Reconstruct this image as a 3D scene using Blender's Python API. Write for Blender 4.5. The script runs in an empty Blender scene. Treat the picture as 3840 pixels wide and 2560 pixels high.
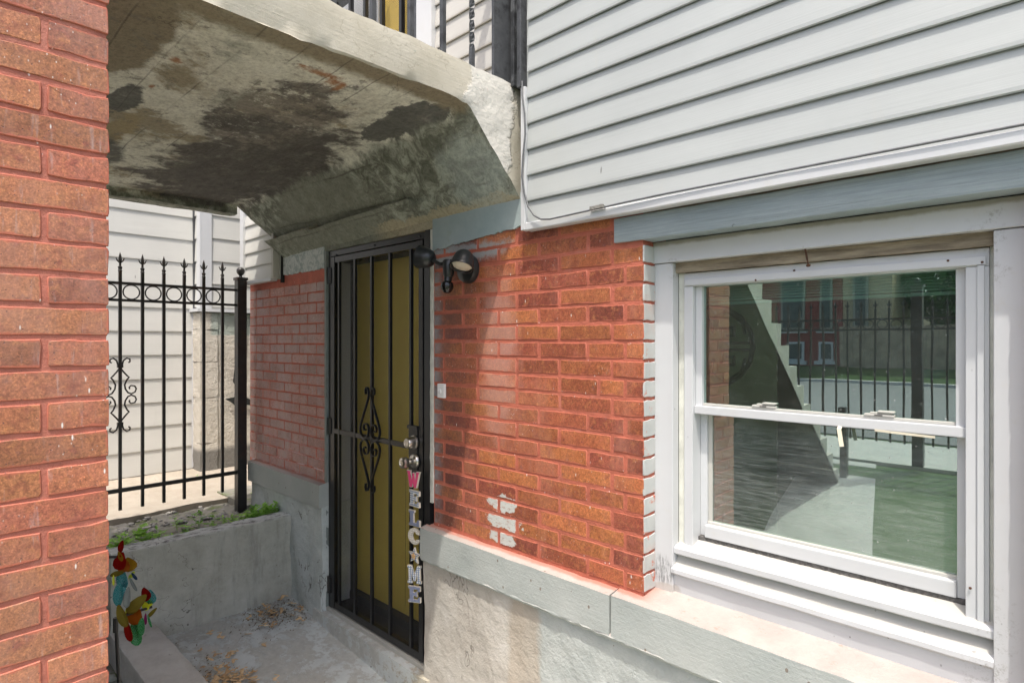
import bpy, bmesh, math, random
from mathutils import Vector, noise, Matrix
random.seed(7)
sc = bpy.context.scene
COL = sc.collection

# ------------------------------------------------------------------ camera, sky, sun, exposure
FPX = 2200.0
YAW = math.atan(2200 / 2300)
CAM = Vector((0, -1.764, 1.63))
cam = bpy.data.objects.new('camera', bpy.data.cameras.new('camera'))
COL.objects.link(cam)
cam.location = CAM
cam.rotation_euler = (math.radians(90), 0, YAW)
cam.data.sensor_width = 36
cam.data.lens = FPX / 3840 * 36
cam.data.clip_start = 0.02
cam.data.clip_end = 500
sc.camera = cam
SUN = Vector((1, -1.33, 4.03)).normalized()
w = bpy.data.worlds.new('World'); sc.world = w; w.use_nodes = True
nt = w.node_tree
sky = nt.nodes.new('ShaderNodeTexSky'); sky.sky_type = 'NISHITA'; sky.sun_disc = False
sky.sun_elevation = math.asin(SUN.z); sky.sun_rotation = math.atan2(SUN.x, SUN.y)
sky.air_density = 1.0; sky.dust_density = 5.0; sky.ozone_density = 1.0
bg = nt.nodes['Background']; bg.inputs[1].default_value = 0.15
nt.links.new(sky.outputs[0], bg.inputs[0])
sl = bpy.data.lights.new('sun', 'SUN'); sl.energy = 2.0; sl.angle = math.radians(0.8); sl.color = (1, .95, .87)
so = bpy.data.objects.new('sun', sl); COL.objects.link(so)
so.rotation_euler = SUN.to_track_quat('Z', 'Y').to_euler()
vs = sc.view_settings
vs.view_transform = 'Standard'; vs.look = 'None'; vs.gamma = 1; vs.use_curve_mapping = False
vs.exposure = 1.08

# ------------------------------------------------------------------ ray helpers: a photo pixel to a real point on a known plane
FW = Vector((-math.sin(YAW), math.cos(YAW), 0)); RT = Vector((math.cos(YAW), math.sin(YAW), 0))
def ray(px, py):
    return FW + RT * ((px - 1920) / FPX) + Vector((0, 0, -(py - 1280) / FPX))
def onY(px, py, y):
    d = ray(px, py); return CAM + d * ((y - CAM.y) / d.y)
def onX(px, py, x):
    d = ray(px, py); return CAM + d * ((x - CAM.x) / d.x)

# ------------------------------------------------------------------ material kit
class N:
    def __init__(s, name, rough=.8, metal=0., spec=.5):
        s.m = bpy.data.materials.new(name); s.m.use_nodes = True
        s.t = s.m.node_tree; s.b = s.t.nodes['Principled BSDF']
        s.b.inputs['Roughness'].default_value = rough; s.b.inputs['Metallic'].default_value = metal
        s.b.inputs['Specular IOR Level'].default_value = spec
        s.geo = s.t.nodes.new('ShaderNodeNewGeometry'); s.P = s.geo.outputs['Position']
        s.oi = s.t.nodes.new('ShaderNodeObjectInfo'); s.R = s.oi.outputs['Random']
    def n(s, k): return s.t.nodes.new(k)
    def l(s, a, b):
        if isinstance(a, (int, float)): b.default_value = a
        elif isinstance(a, (tuple, list)):
            b.default_value = (*a, 1) if len(a) == 3 and b.type == 'RGBA' else a
        else: s.t.links.new(a, b)
    def vec(s, scale=(1, 1, 1), loc=(0, 0, 0), rot=(0, 0, 0), src=None):
        m = s.n('ShaderNodeMapping'); s.l(src or s.P, m.inputs[0])
        m.inputs['Location'].default_value = loc; m.inputs['Rotation'].default_value = rot; m.inputs['Scale'].default_value = scale
        return m.outputs[0]
    def noise(s, scale, detail=4, rough=.55, v=None, dist=0):
        n = s.n('ShaderNodeTexNoise'); s.l(v or s.P, n.inputs['Vector'])
        n.inputs['Scale'].default_value = scale; n.inputs['Detail'].default_value = detail
        n.inputs['Roughness'].default_value = rough; n.inputs['Distortion'].default_value = dist
        return n.outputs[0]
    def vor(s, scale, v=None, feat='F1', out=0):
        n = s.n('ShaderNodeTexVoronoi'); n.feature = feat; s.l(v or s.P, n.inputs['Vector']); n.inputs['Scale'].default_value = scale
        return n.outputs[out]
    def ramp(s, f, stops, interp='LINEAR'):
        r = s.n('ShaderNodeValToRGB'); s.l(f, r.inputs[0]); cr = r.color_ramp; cr.interpolation = interp
        while len(cr.elements) < len(stops): cr.elements.new(.5)
        for e, (p, c) in zip(cr.elements, stops):
            e.position = p; e.color = (*c, 1) if not isinstance(c, (int, float)) else (c, c, c, 1)
        return r.outputs[0]
    def step(s, f, a, b):
        m = s.n('ShaderNodeMapRange'); s.l(f, m.inputs[0]); m.inputs[1].default_value = a; m.inputs[2].default_value = b
        m.interpolation_type = 'SMOOTHSTEP'
        return m.outputs[0]
    def mix(s, f, a, b, blend='MIX'):
        m = s.n('ShaderNodeMix'); m.data_type = 'RGBA'; m.blend_type = blend
        s.l(f, m.inputs[0]); s.l(a, m.inputs[6]); s.l(b, m.inputs[7]); return m.outputs[2]
    def mth(s, op, a, b=0, c=0):
        m = s.n('ShaderNodeMath'); m.operation = op; s.l(a, m.inputs[0]); s.l(b, m.inputs[1]); s.l(c, m.inputs[2]); return m.outputs[0]
    def xyz(s, v=None):
        x = s.n('ShaderNodeSeparateXYZ'); s.l(v or s.P, x.inputs[0]); return x.outputs
    def blob(s, c, r, wob=.3, nf=9, soft=.15):
        """mask 1 inside an uneven ellipsoid of centre c and radii r"""
        v = s.n('ShaderNodeVectorMath'); v.operation = 'SUBTRACT'; s.l(s.P, v.inputs[0]); v.inputs[1].default_value = c
        d = s.n('ShaderNodeVectorMath'); d.operation = 'DIVIDE'; s.l(v.outputs[0], d.inputs[0]); d.inputs[1].default_value = r
        L = s.n('ShaderNodeVectorMath'); L.operation = 'LENGTH'; s.l(d.outputs[0], L.inputs[0])
        nn = s.mth('MULTIPLY', s.mth('SUBTRACT', s.noise(nf, 6, .65), .5), wob * 4)
        return s.step(s.mth('ADD', L.outputs['Value'], nn), 1 + soft, 1 - soft)
    def bump(s, h, strength=.4, dist=.004):
        b = s.n('ShaderNodeBump'); s.l(h, b.inputs['Height']); b.inputs['Strength'].default_value = strength; b.inputs['Distance'].default_value = dist
        if s.b.inputs['Normal'].is_linked: s.l(s.b.inputs['Normal'].links[0].from_socket, b.inputs['Normal'])
        s.l(b.outputs[0], s.b.inputs['Normal']); return s
    def col(s, c): s.l(c, s.b.inputs['Base Color']); return s
    def rgh(s, c): s.l(c, s.b.inputs['Roughness']); return s

def plain(name, c, rough=.6, metal=0, var=.12, scale=14, bump=.15, spec=.5, dirt=None):
    k = N(name, rough, metal, spec)
    f = k.noise(scale, 5, .6)
    lo = tuple(v * (1 - var) for v in c); hi = tuple(min(.92, v * (1 + var)) for v in c)
    out = k.ramp(f, [(.3, lo), (.7, hi)])
    if dirt:
        out = k.mix(k.step(k.noise(3.1, 6, .7, k.vec(loc=(3, 1, 7))), .52, .75), out, dirt)
    k.col(out)
    if bump: k.bump(k.noise(scale * 9, 5, .6), bump, .002)
    return k.m

def m_brick(name, hue, greytint=0, sheen=.5, door_side=False, wash=None, mort=(.45, .130, .080)):
    k = N(name, sheen)
    f = k.noise(7, 5, .7); g = k.noise(230, 3, .7)
    r2 = k.n('ShaderNodeTexWhiteNoise'); r2.noise_dimensions = '1D'; k.l(k.R, r2.inputs['W'])
    base = k.ramp(k.mth('ADD', k.mth('MULTIPLY', k.R, .62), k.mth('MULTIPLY', f, .44)), hue)
    hv = k.n('ShaderNodeTexWhiteNoise'); hv.noise_dimensions = '1D'; k.l(k.mth('MULTIPLY', k.R, 91.7), hv.inputs['W'])
    base = k.mix(1, base, k.ramp(hv.outputs[0], [(0, .74), (.5, 1.0), (1, 1.16)]), 'MULTIPLY')
    spots = k.step(k.noise(26, 3, .6, k.vec(loc=(5, 2, 1))), .58, .72)
    base = k.mix(k.mth('MULTIPLY', spots, .6), base, (.20, .045, .035))
    pale = k.step(k.noise(34, 5, .75, k.vec(loc=(1, 8, 1))), .50, .68)
    base = k.mix(k.mth('MULTIPLY', pale, .45), base, (.47, .20, .075))
    purp = k.step(k.noise(21, 4, .7, k.vec(loc=(1, 3, 9))), .60, .72)
    base = k.mix(k.mth('MULTIPLY', purp, .4), base, (.16, .085, .10))
    grain = k.ramp(g, [(.3, .55), (.5, 1.), (.75, 1.75)])
    g2 = k.noise(85, 4, .75, k.vec(loc=(6, 6, 2)))
    base = k.mix(1, base, k.ramp(g2, [(.30, .66), (.5, 1.), (.70, 1.38)]), 'MULTIPLY')
    base = k.mix(.8, base, grain, 'MULTIPLY')
    base = k.mix(k.mth('MULTIPLY', k.step(k.noise(15, 5, .7, k.vec(loc=(8, 8, 2))), .52, .66), .5), base, (.19, .05, .035))
    # red joint paint rubbed over brick faces
    sm = k.step(k.noise(5.2, 7, .75, k.vec(loc=(9, 4, 2))), .54, .72)
    base = k.mix(k.mth('MULTIPLY', sm, .55), base, (.50, .165, .115))
    if greytint:
        st = k.step(k.noise(3.6, 5, .7, k.vec((1, 1, .6), (2, 6, 3))), .40, .66)
        base = k.mix(k.mth('MULTIPLY', st, greytint), base, wash or (.36, .24, .24))
        drip = k.step(k.noise(1, 4, .6, k.vec((60, 60, 7))), .58, .74)
        base = k.mix(k.mth('MULTIPLY', drip, .35), base, (.50, .42, .42))
    # pale bloom washed down the wall
    wsh = k.step(k.noise(1, 5, .7, k.vec((5, 5, 1.1), (1, 2, 8))), .48, .70)
    base = k.mix(k.mth('MULTIPLY', wsh, .30), base, (.52, .25, .18))
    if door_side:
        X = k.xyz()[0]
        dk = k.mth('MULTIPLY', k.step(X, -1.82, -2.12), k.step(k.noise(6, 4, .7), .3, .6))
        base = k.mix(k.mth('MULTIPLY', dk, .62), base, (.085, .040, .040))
        gr = k.mth('MULTIPLY', k.step(X, -2.12, -2.20), k.step(k.noise(14, 6, .75), .30, .62))
        base = k.mix(k.mth('MULTIPLY', gr, .75), base, (.27, .31, .33))
        for c_, r_ in (((-1.745, 0, .945), (.085, .1, .032)), ((-1.740, 0, .872), (.098, .1, .036)), ((-1.745, 0, .800), (.085, .1, .028))):
            base = k.mix(k.mth('MULTIPLY', k.blob(c_, r_, .50, 22, .05), k.step(k.noise(1, 6, .8, k.vec((26, 26, 95))), .36, .46)), base, (.50, .51, .48))
        base = k.mix(k.mth('MULTIPLY', k.blob((-1.77, 0, 1.56), (.10, .1, .34), .5, 7, .5), .45), base, (.58, .34, .28))
        base = k.mix(k.mth('MULTIPLY', k.blob((-2.0, 0, 2.03), (.30, .1, .04), .5, 22, .3), .8), base, (.33, .36, .36))
    # joint paint bled over the arrises (unit brick coordinates)
    tc = k.n('ShaderNodeTexCoord'); u = k.xyz(tc.outputs['Object'])
    ex = k.mth('MULTIPLY', k.mth('MINIMUM', u[0], k.mth('SUBTRACT', 1, u[0])), .20)
    ez = k.mth('MULTIPLY', k.mth('MINIMUM', u[2], k.mth('SUBTRACT', 1, u[2])), .056)
    ed = k.mth('ADD', k.mth('MINIMUM', ex, ez), k.mth('MULTIPLY', k.mth('SUBTRACT', k.noise(24, 6, .72, k.vec(loc=(3, 1, 1))), .5), -.030))
    base = k.mix(k.mth('MULTIPLY', k.step(ed, .0050, .0002), .85), base, mort)
    # white paint flecks, some run downwards
    fl = k.mth('MULTIPLY', k.step(k.vor(34, k.vec((1, 1, .30), rot=(0, .25, 0))), .085, .035), k.step(k.noise(9, 2), .45, .55))
    fl2 = k.mth('MULTIPLY', k.step(k.vor(95, k.vec((1, 1, .55), (3, 3, 3), (0, -.4, 0))), .15, .08), k.step(k.noise(5, 4, .7, k.vec(loc=(1, 1, 8))), .50, .64))
    base = k.mix(k.mth('MAXIMUM', fl, k.mth('MULTIPLY', fl2, .7)), base, (.74, .70, .66))
    pit = k.step(k.vor(70), .12, .05)
    base = k.mix(k.mth('MULTIPLY', pit, .75), base, (.05, .03, .05))
    k.col(base)
    k.rgh(k.ramp(f, [(.2, sheen - .12), (.8, sheen + .25)]))
    h = k.mth('SUBTRACT', k.mth('ADD', k.noise(55, 7, .7), k.mth('MULTIPLY', g, .5)), k.mth('MULTIPLY', pit, 1.5))
    k.bump(h, .45, .0026)
    return k.m

HUE_MAIN = [(.05, (.12, .035, .03)), (.28, (.23, .058, .034)), (.5, (.32, .095, .042)), (.75, (.37, .130, .045)), (.95, (.31, .070, .042))]
HUE_LEFT = [(.05, (.36, .17, .15)), (.4, (.42, .21, .18)), (.7, (.38, .22, .19)), (.95, (.46, .22, .19))]  # paler pinks with reflected skylight mixed into the brick colour
HUE_PIER = [(.05, (.20, .070, .06)), (.3, (.30, .11, .065)), (.6, (.36, .145, .065)), (.85, (.34, .11, .065)), (.97, (.20, .055, .048))]
M = {}
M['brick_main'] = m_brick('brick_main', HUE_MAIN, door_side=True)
M['brick_left'] = m_brick('brick_left', HUE_LEFT, .75, .42, wash=(.46, .34, .33), mort=(.56, .17, .115))  # pinkish-grey tint and wash imitate skylight reflected off these bricks
M['brick_pier'] = m_brick('brick_pier', HUE_PIER, .34, .5, wash=(.40, .23, .19))

def m_mortar(name, c, white=0.0):
    k = N(name, .7)
    f = k.noise(11, 6, .7)
    b = k.ramp(f, [(.25, tuple(v * .72 for v in c)), (.5, c), (.75, tuple(min(1, v * 1.28) for v in c))])
    b = k.mix(k.mth('MULTIPLY', k.step(k.noise(4, 6, .7, k.vec(loc=(8, 1, 3))), .55, .7), .40), b, (.56, .25, .19))
    if white:
        z = k.step(k.xyz()[2], 1.12, .80)
        b = k.mix(k.mth('MULTIPLY', z, k.step(k.noise(8, 6, .7, k.vec(loc=(2, 2, 2))), .42, .56)), b, (.66, .55, .58))
    fl = k.step(k.vor(38, k.vec((1, 1, .5))), .09, .05)
    b = k.mix(k.mth('MULTIPLY', fl, .8), b, (.8, .7, .66))
    k.col(b)
    k.bump(k.noise(60, 7, .75), .8, .005); k.bump(k.noise(12, 4, .7), .5, .008)
    return k.m
M['mortar'] = m_mortar('mortar', (.43, .120, .074))
M['mortar_left'] = m_mortar('mortar_left', (.50, .125, .080), 1)
M['mortar_pier'] = m_mortar('mortar_pier', (.42, .140, .098))

def m_gray_brick():
    k = N('grey_painted_brick', .45)
    b = k.ramp(k.noise(12, 5), [(.3, (.40, .42, .41)), (.7, (.49, .50, .48))])
    b = k.mix(k.step(k.noise(22, 6, .7, k.vec(loc=(3, 3, 3))), .60, .66), b, (.50, .15, .09))
    b = k.mix(k.mth('MULTIPLY', k.step(k.noise(7, 4, .6), .5, .7), .4), b, (.52, .38, .33))
    k.col(b); k.bump(k.noise(60, 5, .7), .3, .002); return k.m
M['grey_brick'] = m_gray_brick()

def m_siding(name, c, vert=False):
    k = N(name, .5)
    grain = k.noise(1, 5, .65, k.vec((2.2, 2.2, 330)))
    b = k.ramp(k.noise(2.3, 5, .6), [(.25, tuple(v * .93 for v in c)), (.75, tuple(min(.9, v * 1.05) for v in c))])
    b = k.mix(.5, b, k.ramp(grain, [(.3, .90), (.7, 1.03)]), 'MULTIPLY')
    mk = k.step(k.vor(6.5, k.vec((1, 1, .22))), .030, .018)
    b = k.mix(k.mth('MULTIPLY', mk, .75), b, (.12, .12, .11))
    st = k.step(k.noise(1, 5, .7, k.vec((9, 9, 1.1))), .60, .80)
    b = k.mix(k.mth('MULTIPLY', st, .25), b, (.42, .40, .34))
    k.col(b); k.bump(grain, .22, .0015); k.bump(k.noise(1, 2, .5, k.vec((1.6, 1.6, 7))), .25, .012)
    return k.m
M['siding'] = m_siding('siding', (.400, .420, .412))
M['siding_far'] = m_siding('siding_far', (.58, .575, .54))
M['siding_warm'] = m_siding('siding_warm', (.48, .465, .43))

def m_white(name='white_paint', c=(.55, .56, .57), dirt=.5, speck=1., rough=.42, wear=0):
    k = N(name, rough)
    b = k.ramp(k.noise(4, 5, .6), [(.3, tuple(v * .94 for v in c)), (.7, c)])
    d = k.step(k.noise(1, 7, .75, k.vec((9, 9, 9), (4, 4, 4))), .55, .78)
    b = k.mix(k.mth('MULTIPLY', d, dirt), b, (.50, .48, .40))
    if speck:
        s1 = k.mth('MULTIPLY', k.step(k.vor(34, k.vec((1, 1, .6))), .10, .06), k.step(k.noise(3, 3, .6, k.vec(loc=(7, 7, 7))), .50, .60))
        b = k.mix(k.mth('MULTIPLY', s1, .8 * speck), b, (.10, .10, .09))
    if wear:
        sc_ = k.mth('MULTIPLY', k.blob((-1.03, .075, .835), (.034, .05, .055), .3, 14, .3), k.step(k.noise(1, 5, .7, k.vec((260, 60, 30))), .44, .56))
        b = k.mix(k.mth('MULTIPLY', sc_, .8), b, (.16, .17, .17))
        b = k.mix(k.mth('MULTIPLY', k.blob((-1.02, .075, .775), (.05, .05, .020), .4, 20, .2), .7), b, (.42, .38, .34))
        for c_, r_ in (((-.145, .1, .86), (.05, .08, .12)), ((-.99, .1, 1.88), (.02, .08, .05)), ((-.15, .1, 1.86), (.04, .08, .09))):
            b = k.mix(k.mth('MULTIPLY', k.mth('MULTIPLY', k.blob(c_, r_, .6, 20, .5), k.step(k.noise(60, 5, .8), .50, .68)), .6), b, (.17, .16, .125))
        ed = k.mth('MULTIPLY', k.step(k.mth('ADD', k.xyz()[2], k.mth('MULTIPLY', k.noise(10, 5, .7), .02)), 1.966, 1.978), .8)
        b = k.mix(ed, b, (.22, .21, .15))
    k.col(b); k.bump(k.noise(30, 4, .6), .12, .002); return k.m
M['white'] = m_white(wear=1)
M['white_clean'] = m_white('white_clean', (.57, .58, .59), .25, .3, .35)
M['white_dirty'] = m_white('white_dirty', (.48, .47, .43), .9, 1., .6)

def m_rot():
    k = N('rotten_wood', .85)
    b = k.ramp(k.noise(1, 6, .7, k.vec((6, 30, 60))), [(.25, (.07, .055, .04)), (.5, (.22, .18, .125)), (.75, (.36, .31, .22))])
    k.col(b); k.bump(k.noise(1, 6, .7, k.vec((8, 40, 90))), .7, .004); return k.m
M['rot'] = m_rot()

def m_beam():
    k = N('grey_blue_paint', .42)
    b = k.ramp(k.noise(3, 5, .6), [(.3, (.23, .28, .295)), (.7, (.31, .36, .375))])
    b = k.mix(.7, b, k.ramp(k.noise(1, 6, .72, k.vec((4, 4, 150))), [(.35, .72), (.6, 1.12)]), 'MULTIPLY')
    b = k.mix(k.step(k.noise(9, 6, .75, k.vec((1, 1, 2), (3, 5, 3))), .66, .70), b, (.10, .12, .12))
    k.col(b)
    k.bump(k.noise(1, 6, .72, k.vec((4, 4, 190))), .75, .004)
    k.bump(k.noise(45, 5, .7), .25, .002)
    return k.m
M['beam'] = m_beam()

def m_band():
    k = N('grey_plaster_paint', .55)
    b = k.ramp(k.noise(5, 6, .65), [(.3, (.27, .34, .345)), (.7, (.37, .43, .43))])
    b = k.mix(k.step(k.noise(4, 5, .7, k.vec(loc=(2, 9, 4))), .58, .66), b, (.30, .35, .30))
    lf = k.step(k.xyz()[0], -3.2, -3.26)
    b = k.mix(k.mth('MULTIPLY', lf, k.step(k.noise(22, 6, .7, dist=1.5), .42, .54)), b, (.56, .60, .59))
    b = k.mix(k.step(k.noise(17, 6, .7, k.vec(loc=(6, 6, 1))), .68, .73), b, (.45, .17, .12))
    k.col(b); k.bump(k.noise(40, 6, .7), .5, .004); k.bump(k.noise(9, 4, .6), .4, .01)
    return k.m
M['band'] = m_band()

def m_stone_base():
    k = N('painted_stone_base', .62)
    z = k.xyz()[2]; x = k.xyz()[0]
    b = k.ramp(k.noise(4, 6, .6), [(.3, (.33, .36, .345)), (.7, (.41, .43, .41))])
    b = k.mix(k.mth('MULTIPLY', k.step(k.noise(60, 4, .7), .55, .75), .35), b, (.36, .38, .36))
    # pinkish wash and red paint drips along the top ledge
    nz = k.n('ShaderNodeSeparateXYZ'); k.l(k.geo.outputs['Normal'], nz.inputs[0])
    up = k.step(nz.outputs[2], .45, .8)
    tw = k.ramp(k.noise(6, 6, .7, k.vec(loc=(1, 5, 5))), [(.3, (.34, .295, .270)), (.7, (.43, .40, .37))])
    rz_ = k.mth('MULTIPLY', k.step(k.mth('ADD', k.xyz()[1], k.mth('MULTIPLY', k.noise(16, 6, .75), .03)), -.012, .006), k.step(x, -1.0, -1.10))
    tw = k.mix(k.mth('MULTIPLY', rz_, .75), tw, (.42, .15, .10))
    tw = k.mix(k.mth('MULTIPLY', k.step(k.noise(26, 6, .75, k.vec((.6, 1, 1), (4, 5, 5))), .60, .66), .5), tw, (.42, .20, .15))
    b = k.mix(up, b, tw)
    b = k.mix(k.step(k.vor(14, k.vec((1, 1, .7))), .075, .05), b, (.20, .17, .14))
    k.col(b)
    k.bump(k.noise(1, 3, .6, k.vec((7, 7, 240))), .35, .003)
    k.bump(k.noise(85, 5, .7), .55, .004); k.bump(k.noise(14, 5, .7), .4, .006)
    return k.m
M['stone_base'] = m_stone_base()

def m_render():
    """rough rendered plinth: beige where bare, grey where painted"""
    k = N('rendered_plinth', .8)
    x = k.xyz()
    f = k.noise(2.6, 7, .7, k.vec(loc=(3, 0, 1)), .6)
    beige = k.ramp(k.noise(5, 7, .7), [(.25, (.33, .295, .255)), (.5, (.44, .41, .365)), (.75, (.52, .495, .455))])
    grey = k.ramp(k.noise(6, 6, .65), [(.3, (.36, .385, .37)), (.7, (.44, .46, .44))])
    msk = k.step(k.mth('ADD', x[0], k.mth('MULTIPLY', k.mth('SUBTRACT', k.noise(5, 6, .7, k.vec(loc=(9, 9, 0))), .5), .55)), -1.64, -1.56)
    b = k.mix(msk, beige, grey)
    scar = k.blob((-1.60, 0, .36), (.085, .2, .36), .35, 6, .25)
    b = k.mix(k.mth('MULTIPLY', scar, .85), b, (.40, .345, .28))
    left = k.step(x[0], -3.0, -3.1)
    lg = k.ramp(k.noise(7, 7, .7), [(.25, (.36, .40, .385)), (.5, (.50, .54, .525)), (.8, (.62, .65, .64))])
    b = k.mix(left, b, lg)
    ck = k.step(k.mth('ABSOLUTE', k.mth('SUBTRACT', k.noise(2.1, 5, .6, k.vec((1, 1, .5), (4, 4, 4))), .5)), .0035, .0008)
    b = k.mix(k.mth('MULTIPLY', ck, k.mth('MULTIPLY', k.step(k.noise(3, 3), .5, .56), .8)), b, (.13, .12, .10))
    b = k.mix(k.step(k.vor(17), .06, .03), b, (.16, .13, .10))
    k.col(b)
    k.bump(k.noise(7, 5, .7), .6, .03); k.bump(k.noise(38, 6, .75), .30, .008)
    k.bump(k.mth('SUBTRACT', 1, ck), .4, .004)
    return k.m
M['render'] = m_render()

def m_soffit():
    """underside of the landing: cream plaster left in patches over dark shuttered concrete"""
    k = N('landing_soffit', .85)
    X, Y, Z = k.xyz()
    cream = k.ramp(k.noise(9, 8, .75), [(.2, (.46, .455, .38)), (.5, (.70, .70, .61)), (.8, (.82, .82, .75))])
    cream = k.mix(k.step(k.noise(2.7, 6, .7, k.vec(loc=(5, 2, 2))), .5, .62), cream, (.34, .30, .21))
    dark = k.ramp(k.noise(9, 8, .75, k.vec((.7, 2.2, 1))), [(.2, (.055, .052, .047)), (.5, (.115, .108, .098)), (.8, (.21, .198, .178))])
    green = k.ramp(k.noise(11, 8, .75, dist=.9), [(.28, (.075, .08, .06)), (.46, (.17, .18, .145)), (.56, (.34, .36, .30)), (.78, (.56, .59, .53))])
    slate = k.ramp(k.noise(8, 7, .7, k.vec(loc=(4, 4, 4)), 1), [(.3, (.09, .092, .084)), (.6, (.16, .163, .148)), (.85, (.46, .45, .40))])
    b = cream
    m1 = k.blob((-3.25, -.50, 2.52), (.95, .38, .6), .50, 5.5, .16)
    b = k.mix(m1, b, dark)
    m1b = k.mth('MULTIPLY', k.blob((-2.32, -.74, 2.52), (.44, .20, .6), .50, 8, .16), k.step(k.noise(18, 7, .8, k.vec(loc=(7, 7, 7))), .34, .50))
    b = k.mix(m1b, b, k.mix(k.step(k.noise(5, 6, .7, k.vec(loc=(3, 3, 3))), .45, .6), dark, (.27, .25, .21)))
    b = k.mix(k.blob((-2.52, -1.19, 2.52), (.16, .05, .6), .45, 9, .10), b, slate)
    b = k.mix(k.blob((-2.90, -1.12, 2.52), (.26, .05, .6), .45, 9, .20), b, (.36, .30, .18))
    b = k.mix(k.blob((-3.35, -1.12, 2.52), (.30, .10, .6), .45, 6, .20), b, slate)
    m2 = k.blob((-1.95, -.35, 2.52), (.27, .10, .3), .40, 7, .06)
    b = k.mix(m2, b, slate)
    m4 = k.blob((-2.00, -1.33, 2.52), (.36, .13, .6), .30, 4, .10)
    b = k.mix(m4, b, (.27, .235, .165))
    b = k.mix(k.mth('MULTIPLY', k.step(k.noise(13, 7, .75, k.vec(loc=(2, 2, 9))), .56, .60), .6), b, (.20, .19, .155))
    edge = k.step(k.mth('ADD', X, k.mth('MULTIPLY', k.noise(9, 6, .7), .12)), -1.70, -1.64)
    b = k.mix(edge, b, (.26, .225, .155))
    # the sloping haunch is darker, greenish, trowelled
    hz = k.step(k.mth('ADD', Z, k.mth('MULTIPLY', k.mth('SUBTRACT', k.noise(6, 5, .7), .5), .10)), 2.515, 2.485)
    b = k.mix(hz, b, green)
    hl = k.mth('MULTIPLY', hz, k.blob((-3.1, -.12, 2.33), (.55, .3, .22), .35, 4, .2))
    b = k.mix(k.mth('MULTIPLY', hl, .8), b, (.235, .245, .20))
    sand = k.mth('MULTIPLY', k.step(k.mth('ADD', Z, k.mth('MULTIPLY', k.mth('SUBTRACT', k.noise(5, 7, .75, k.vec(loc=(1, 1, 7))), .5), .17)), 2.245, 2.235), k.step(X, -2.75, -2.55))
    b = k.mix(sand, b, (.42, .375, .265))
    blu = k.blob((-1.80, -.12, 2.33), (.17, .2, .16), .4, 8, .3)
    b = k.mix(k.mth('MULTIPLY', blu, .5), b, (.40, .46, .44))
    # board marks running away along x
    bl = k.noise(1, 2, .5, k.vec((.6, 8.5, 1)))
    ln = k.step(k.mth('ABSOLUTE', k.mth('SUBTRACT', k.mth('FRACT', k.mth('ADD', k.mth('MULTIPLY', Y, 7.2), k.mth('MULTIPLY', k.noise(3, 3), .10))), .5)), .030, .006)
    b = k.mix(k.mth('MULTIPLY', ln, k.mth('MULTIPLY', k.step(k.noise(2.3, 5, .7), .42, .6), .55)), b, (.07, .06, .05))
    for c, r in (((-1.83, -.735, 2.52), (.035, .020, .1)), ((-1.80, -.80, 2.52), (.020, .055, .1)), ((-1.79, -.86, 2.52), (.012, .018, .1)), ((-2.06, -1.153, 2.52), (.022, .014, .1)), ((-2.33, -1.152, 2.52), (.016, .008, .1)), ((-1.85, -.70, 2.52), (.035, .012, .1))):
        b = k.mix(k.mth('MULTIPLY', k.blob(c, r, .8, 30, .7), .85), b, (.33, .125, .03))
    wv = k.n('ShaderNodeVectorMath'); wv.operation = 'ADD'; k.l(k.P, wv.inputs[0]); nz_ = k.n('ShaderNodeTexNoise'); nz_.inputs['Scale'].default_value = 5; nz_.inputs['Detail'].default_value = 6; k.l(k.P, nz_.inputs['Vector']); sc_ = k.n('ShaderNodeVectorMath'); sc_.operation = 'SCALE'; sc_.inputs[3].default_value = .45; k.l(nz_.outputs[1], sc_.inputs[0]); k.l(sc_.outputs[0], wv.inputs[1])
    ck = k.step(k.vor(1.7, k.vec((.7, 1.3, 1), rot=(0, 0, .5), src=wv.outputs[0]), 'DISTANCE_TO_EDGE'), .007, .001)
    b = k.mix(k.mth('MULTIPLY', ck, k.mth('MULTIPLY', k.step(k.noise(2.4, 3), .54, .60), .5)), b, (.06, .05, .04))
    gr_ = k.ramp(k.noise(60, 5, .8), [(.32, .62), (.5, 1.), (.7, 1.22)])
    b = k.mix(.9, b, gr_, 'MULTIPLY')
    pk = k.step(k.vor(30), .10, .05)
    b = k.mix(k.mth('MULTIPLY', pk, .5), b, (.09, .08, .06))
    k.col(b)
    h = k.mth('ADD', k.mth('MULTIPLY', m1, -.25), k.mth('MULTIPLY', m2, .45))
    k.bump(h, .8, .010); k.bump(k.noise(6, 5, .7), .5, .02); k.bump(k.noise(48, 7, .78), .6, .006)
    k.bump(k.mth('SUBTRACT', 1, ln), .35, .006)
    return k.m
M['soffit'] = m_soffit()

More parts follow.
